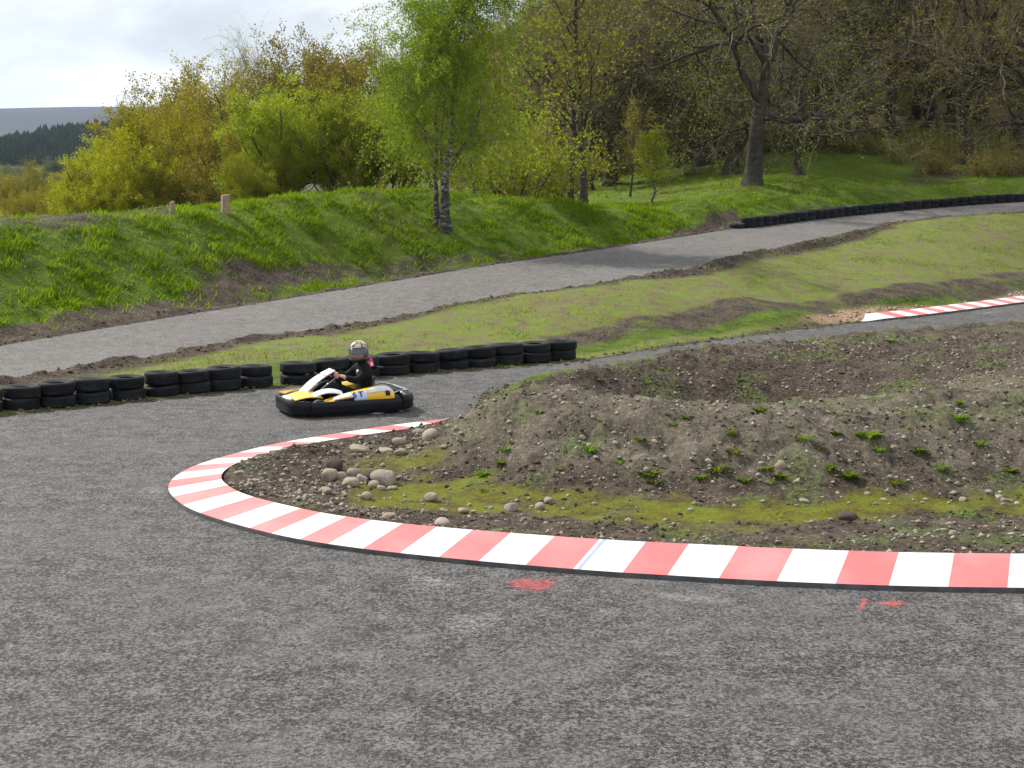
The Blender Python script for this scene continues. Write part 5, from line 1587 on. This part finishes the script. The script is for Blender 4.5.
# engine to the right of and behind the seat, exhaust, cover
m = MB(); m.box((-.45, -.34, .20), (.30, .22, .20), bev=.02); m.box((-.50, -.34, .34), (.20, .16, .10), bev=.015)
for k in range(5): m.box((-.32, -.34, .17 + k * .03), (.06, .2, .008))
m.build('engine', K_METAL, kart)
m = MB(); m.tube([(-.55, -.22, .26), (-.72, -.15, .28), (-.82, .10, .27), (-.84, .32, .25)], .035, 10); m.tube([(-.84, .30, .25), (-.85, .44, .235)], .022, 8)
m.build('exhaust_silencer', K_METAL, kart)
m = MB(); m.box((-.76, .0, .30), (.20, .5, .03), bev=.01); m.box((-.70, .30, .29), (.14, .16, .07), bev=.02); m.build('rear_cover', K_BLACK, kart)
m = MB(); m.tube([(-.55, -.40, .30), (-.72, -.38, .34), (-.90, -.30, .30), (-.92, .30, .30), (-.74, .42, .31), (-.60, .42, .27)], .014, 8); m.build('roll_hoop', K_METAL, kart)
KPOS = pz(346, 412, 0); d_ = 3.5 / (412 - 180)
kart.location = (-2.57, 22.75, .004); kart.rotation_euler = (0, 0, R(203))

# ------------------------------------------------------------------ driver
SUIT = simple('black_racing_suit', (.007, .009, .010), .8, .35, 14, .12, bump=.3)
SKIN = simple('skin', (.52, .30, .22), .55, .08, 20)
SHOE = simple('dark_shoe', (.03, .03, .033), .6, .2, 14)


def skin_body(nodes, edges, root):
    me = bpy.data.meshes.new('person'); names = list(nodes)
    me.from_pydata([nodes[k][0] for k in names], [(names.index(a), names.index(b)) for a, b in edges], [])
    o = bpy.data.objects.new('person', me); col.objects.link(o)
    md = o.modifiers.new('skin', 'SKIN'); md.use_smooth_shade = True; md.branch_smoothing = .4
    for k, nme in enumerate(names):
        sv = me.skin_vertices[0].data[k]; r = nodes[nme][1]
        sv.radius = r if isinstance(r, tuple) else (r, r); sv.use_root = nme == root
    ms = o.modifiers.new('sub', 'SUBSURF'); ms.levels = 2; ms.render_levels = 2
    bpy.context.view_layer.update()
    out = bpy.data.meshes.new_from_object(o.evaluated_get(bpy.context.evaluated_depsgraph_get()))
    bpy.data.objects.remove(o); return out


N_ = {'pelvis': ((-.27, 0, .20), (.17, .12)), 'waist': ((-.32, 0, .34), (.18, .14)), 'chest': ((-.34, 0, .50), (.205, .15)), 'upper': ((-.325, 0, .63), (.19, .13)), 'neck': ((-.295, 0, .69), .085), 'head': ((-.265, 0, .77), .075), 'crown': ((-.25, 0, .86), .085)}
E_ = [('pelvis', 'waist'), ('waist', 'chest'), ('chest', 'upper'), ('upper', 'neck'), ('neck', 'head'), ('head', 'crown')]
for s, sg in (('L', 1), ('R', -1)):
    N_[s + 'hip'] = ((-.20, sg * .12, .19), .098); N_[s + 'thigh'] = ((.03, sg * .165, .30), .088); N_[s + 'knee'] = ((.25, sg * .19, .395), .066); N_[s + 'calf'] = ((.42, sg * .18, .27), .058)
    N_[s + 'ankle'] = ((.585, sg * .165, .145), .040); N_[s + 'heel'] = ((.61, sg * .165, .11), .042); N_[s + 'toe'] = ((.69, sg * .165, .20), .032)
    E_ += [('pelvis', s + 'hip'), (s + 'hip', s + 'thigh'), (s + 'thigh', s + 'knee'), (s + 'knee', s + 'calf'), (s + 'calf', s + 'ankle'), (s + 'ankle', s + 'heel'), (s + 'heel', s + 'toe')]
    N_[s + 'sh'] = ((-.31, sg * .215, .625), .105); N_[s + 'ua'] = ((-.22, sg * .27, .53), .078); N_[s + 'el'] = ((-.115, sg * .285, .47), .064); N_[s + 'fa'] = ((-.01, sg * .24, .50), .052); N_[s + 'wr'] = ((.075, sg * .185, .535), .027)
    hand = np.array([.115, sg * .160, .548])
    N_[s + 'pm'] = (tuple(hand), (.036, .022))
    E_ += [('upper', s + 'sh'), (s + 'sh', s + 'ua'), (s + 'ua', s + 'el'), (s + 'el', s + 'fa'), (s + 'fa', s + 'wr'), (s + 'wr', s + 'pm')]
body = skin_body(N_, E_, 'pelvis')
# fingers closing round the rim, merged into the same mesh
fm = MB()
for sg in (1, -1):
    rim = SWC + .14 * (math.cos(.35) * np.array([0, sg, 0]) + math.sin(.35) * u_)
    tanv = unit(-math.sin(.35) * np.array([0, sg, 0]) + math.cos(.35) * u_); outv = unit(rim - SWC); nv_ = np.cross(tanv, outv); nv_ = nv_ if nv_[0] < 0 else -nv_
    for k, L_ in enumerate((.9, 1.0, .95, .78)):
        c0 = rim + tanv * (.032 - .021 * k) - nv_ * 0
        ang = np.linspace(.2, 3.6, 7) * (.9 + .1 * L_)
        pts_ = [c0 + .026 * (np.cos(q) * nv_ + np.sin(q) * outv) for q in ang]
        fm.tube(pts_, np.linspace(.0105, .0085, 7) * (.9 + .1 * L_), 8)
    fm.tube([rim + nv_ * .028 + tanv * .02, rim + nv_ * .028 + tanv * .045 - outv * .012, rim + nv_ * .012 + tanv * .058 - outv * .026], [.013, .012, .009], 8)
    # back of the hand between wrist and knuckles
    w0 = np.array([.075, sg * .185, .535]); secs = []
    for s_ in np.linspace(0, 1, 6):
        cc_ = w0 * (1 - s_) + (rim + nv_ * .027 + outv * .004) * s_
        secs.append([cc_ + math.cos(q) * tanv * (.026 + .018 * s_) + math.sin(q) * outv * (.024 - .006 * s_) for q in np.arange(10) / 10 * 2 * math.pi])
    fm.loft(secs)
tmp = fm.build('fingers', [SKIN])
bm = bmesh.new(); bm.from_mesh(body); nb = len(bm.faces); bm.from_mesh(tmp.data)
bm.faces.ensure_lookup_table()
for f in bm.faces:
    cpt = f.calc_center_median()
    hand = f.index >= nb or (cpt.x > .045 and cpt.z > .44 and abs(cpt.y) > .09 and abs(cpt.y) < .25 and cpt.x < .2 and cpt.z > .48)
    f.material_index = 1 if (f.index >= nb or hand) else (2 if cpt.x > .56 else 0)
    if cpt.z > .78: f.material_index = 1
    f.smooth = True
body2 = bpy.data.meshes.new('person'); bm.to_mesh(body2); bm.free()
bpy.data.objects.remove(tmp)
for m_ in (SUIT, SKIN, SHOE): body2.materials.append(m_)
person = link('person', body2, None, kart.location, kart.rotation_euler)
person.location = (kart.location.x, kart.location.y, kart.location.z + .01)
tag(person, 'driver in black suit and pale gold helmet gripping the wheel of the kart', 'person')
# helmet, turned to the left into the corner (towards the inside of the bend)
t = NT('pale_gold_helmet'); P_ = t.obj()
zc_ = t.n('ShaderNodeSeparateXYZ'); t.t.links.new(P_, zc_.inputs[0])
cc = t.ramp(t.noise(9, 3, .5, P_), [(.42, (.50, .40, .14)), (.5, (.62, .57, .40)), (.58, (.16, .13, .06))])
K_HELM = t.done(t.pbsdf(cc, .22, None, .5, .15, .6))
HY = R(62)
he = MB(); nu, nv2 = 40, 26
def helm_pt(th, ph, off=0.):
    """th azimuth (0 front), ph elevation."""
    x = math.cos(th) * math.cos(ph); y = math.sin(th) * math.cos(ph); z = math.sin(ph)
    fx = .135 + .02 * max(0, x) * max(0, -z + .2)      # chin bar juts forward
    p = np.array([x * (.142 if x > 0 else .135), y * .122, z * .135])
    if x > 0 and z < .15: p[0] += .030 * x * min(1, (.15 - z) / .5)
    return p * (1 + off)
def patch_(th0, th1, ph0, ph1, n, m, off): return [[helm_pt(a_, b_, off) for a_ in np.linspace(th0, th1, n)] for b_ in np.linspace(ph0, ph1, m)]
def grid(mb, rows, mi=0):
    rr = np.asarray(rows); n_, m_, _ = rr.shape; i = np.arange(n_ - 1)[:, None]; j = np.arange(m_ - 1)[None]
    mb.add(rr, np.stack([i * m_ + j, i * m_ + j + 1, (i + 1) * m_ + j + 1, (i + 1) * m_ + j], -1).reshape(-1, 4), mi)
grid(he, patch_(-math.pi, math.pi, -.15, 1.5707, 41, 18, 0), 0)
grid(he, patch_(-math.pi, math.pi, -1.0, -.15, 41, 10, 0), 1)
K_HDARK = simple('dark_helmet_lower', (.035, .035, .03), .35, .3, 9, .5, coat=.4)
helmet = he.build('helmet', [K_HELM, K_HDARK], person, True, (-.245, 0, .89)); helmet.rotation_euler = (0, R(6), HY); helmet.scale = (1.24, 1.24, 1.24)
def addp(nm, parent, rows, mat, th=.006):
    b = MB(); grid(b, rows); o = b.build(nm, mat, parent)
    s_ = o.modifiers.new('solid', 'SOLIDIFY'); s_.thickness = th; s_.offset = 1; return o
VIS = simple('smoked_visor', (.05, .05, .075), .12, .1, 6, .6, coat=.6)
addp('visor', helmet, patch_(-1.15, 1.15, -.10, .38, 24, 8, .012), VIS)
addp('visor_strip', helmet, patch_(-.95, .95, .36, .52, 20, 4, .020), simple('violet_black_strip', (.035, .025, .10), .3, .2, 8), .004)
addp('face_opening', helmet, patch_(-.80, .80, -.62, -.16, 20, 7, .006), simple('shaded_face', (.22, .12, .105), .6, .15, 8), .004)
addp('helmet_stripe', helmet, patch_(.55, .75, .55, 1.35, 5, 10, .008), K_HDARK, .003)
addp('helmet_stripe', helmet, patch_(-.75, -.55, .55, 1.35, 5, 10, .008), K_HDARK, .003)
addp('helmet_stripe', helmet, patch_(-.28, .28, .95, 1.15, 8, 4, .008), simple('grey_helmet_mark', (.25, .24, .25), .4), .003)
# pink tab on the shoulder, collar
PINK = simple('pink_tab', (.68, .05, .17), .6, .12, 30)
b = MB(); b.box((0, 0, 0), (.10, .035, .10), bev=.012); b.box((-.01, .02, .055), (.05, .03, .04), bev=.01)
o = b.build('shoulder_tab', PINK, person, True, (-.385, .13, .70)); o.rotation_euler = (.3, .1, .3)
b = MB(); b.box((0, 0, 0), (.03, .010, .05), bev=.004); o = b.build('tab_mark', K_WHITE, person, True, (-.392, .158, .70)); o.rotation_euler = (.3, .1, .3)
for px_, sz_ in (((-.19, .10, .60), .03), ((-.20, .03, .56), .022)):
    b = MB(); b.box((0, 0, 0), (.012, sz_ * 1.6, sz_), bev=.003); o = b.build('chest_badge', PINK if sz_ < .025 else K_WHITE, person, True, px_); o.rotation_euler = (0, -.3, .3)
# ------------------------------------------------------------------ light and sky
SAZ, SEL = R(-52), R(43)
S = Vector((math.sin(SAZ) * math.cos(SEL), math.cos(SAZ) * math.cos(SEL), math.sin(SEL)))
sl = bpy.data.lights.new('sun', 'SUN'); sl.energy = 5.0; sl.angle = R(.6); sl.color = (1, .95, .87)
so = bpy.data.objects.new('sun', sl); col.objects.link(so); so.rotation_euler = S.to_track_quat('Z', 'Y').to_euler(); so.location = (-40, 30, 60)
w = bpy.data.worlds.new('World'); sc.world = w; w.use_nodes = True
nt = w.node_tree; nt.nodes.clear()
wo = nt.nodes.new('ShaderNodeOutputWorld'); bg = nt.nodes.new('ShaderNodeBackground'); bg.inputs[1].default_value = .066
sk = nt.nodes.new('ShaderNodeTexSky'); sk.sky_type = 'NISHITA'; sk.sun_disc = False; sk.sun_elevation = SEL; sk.sun_rotation = SAZ
sk.air_density = 1.0; sk.dust_density = 1.2
tc = nt.nodes.new('ShaderNodeTexCoord'); mp = nt.nodes.new('ShaderNodeMapping'); mp.inputs['Scale'].default_value = (1, 1, 2.6)
nz = nt.nodes.new('ShaderNodeTexNoise'); nz.inputs['Scale'].default_value = 3.2; nz.inputs['Detail'].default_value = 6; nz.inputs['Roughness'].default_value = .55
nz.inputs['Distortion'].default_value = .4
mr = nt.nodes.new('ShaderNodeMapRange'); mr.interpolation_type = 'SMOOTHSTEP'
for k, x in enumerate((.30, .52, .35, 1.)): mr.inputs[k + 1].default_value = x
nz2 = nt.nodes.new('ShaderNodeTexNoise'); nz2.inputs['Scale'].default_value = 7; nz2.inputs['Detail'].default_value = 5
rp = nt.nodes.new('ShaderNodeValToRGB'); rp.color_ramp.elements[0].position = .32; rp.color_ramp.elements[0].color = (10.8, 11.6, 13.2, 1)
rp.color_ramp.elements[1].position = .62; rp.color_ramp.elements[1].color = (16.5, 16.5, 16.5, 1)
mx = nt.nodes.new('ShaderNodeMix'); mx.data_type = 'RGBA'
l = nt.links.new
l(tc.outputs['Generated'], mp.inputs[0]); l(mp.outputs[0], nz.inputs['Vector']); l(mp.outputs[0], nz2.inputs['Vector']); l(nz.outputs['Fac'], mr.inputs[0])
l(nz2.outputs['Fac'], rp.inputs[0]); l(mr.outputs[0], mx.inputs[0]); l(sk.outputs[0], mx.inputs[6]); l(rp.outputs[0], mx.inputs[7])
l(mx.outputs[2], bg.inputs[0]); l(bg.outputs[0], wo.inputs[0])
t = NT('haze'); t.t.nodes.remove(t.n('ShaderNodeMath')) if False else None
vp = t.n('ShaderNodeVolumePrincipled'); vp.inputs['Color'].default_value = (.62, .76, 1, 1); vp.inputs['Density'].default_value = .00006; vp.inputs['Anisotropy'].default_value = .2
t.t.links.new(vp.outputs[0], t.out.inputs['Volume'])
zmin = float(GZ.min()) - 1; ztop = 420.
m = MB(); bmh = bmesh.new(); bmesh.ops.create_cube(bmh, size=1)
for v_ in bmh.verts: v_.co = Vector((v_.co.x * 18800, v_.co.y * 16000 + 7000, (zmin + ztop) / 2 + v_.co.z * (ztop - zmin)))
m.bm(bmh); hz = m.build('haze', t.m, None, False); tag(hz, 'thin blue air haze over the valley and hills', 'haze', kind='stuff')
sc.render.engine = 'CYCLES'
sc.cycles.max_bounces = 6; sc.cycles.transparent_max_bounces = 8
sc.cycles.use_denoising = True
sc.view_settings.view_transform = 'Standard'; sc.view_settings.look = 'None'
sc.view_settings.exposure = .27; sc.view_settings.gamma = 1; sc.view_settings.use_curve_mapping = False
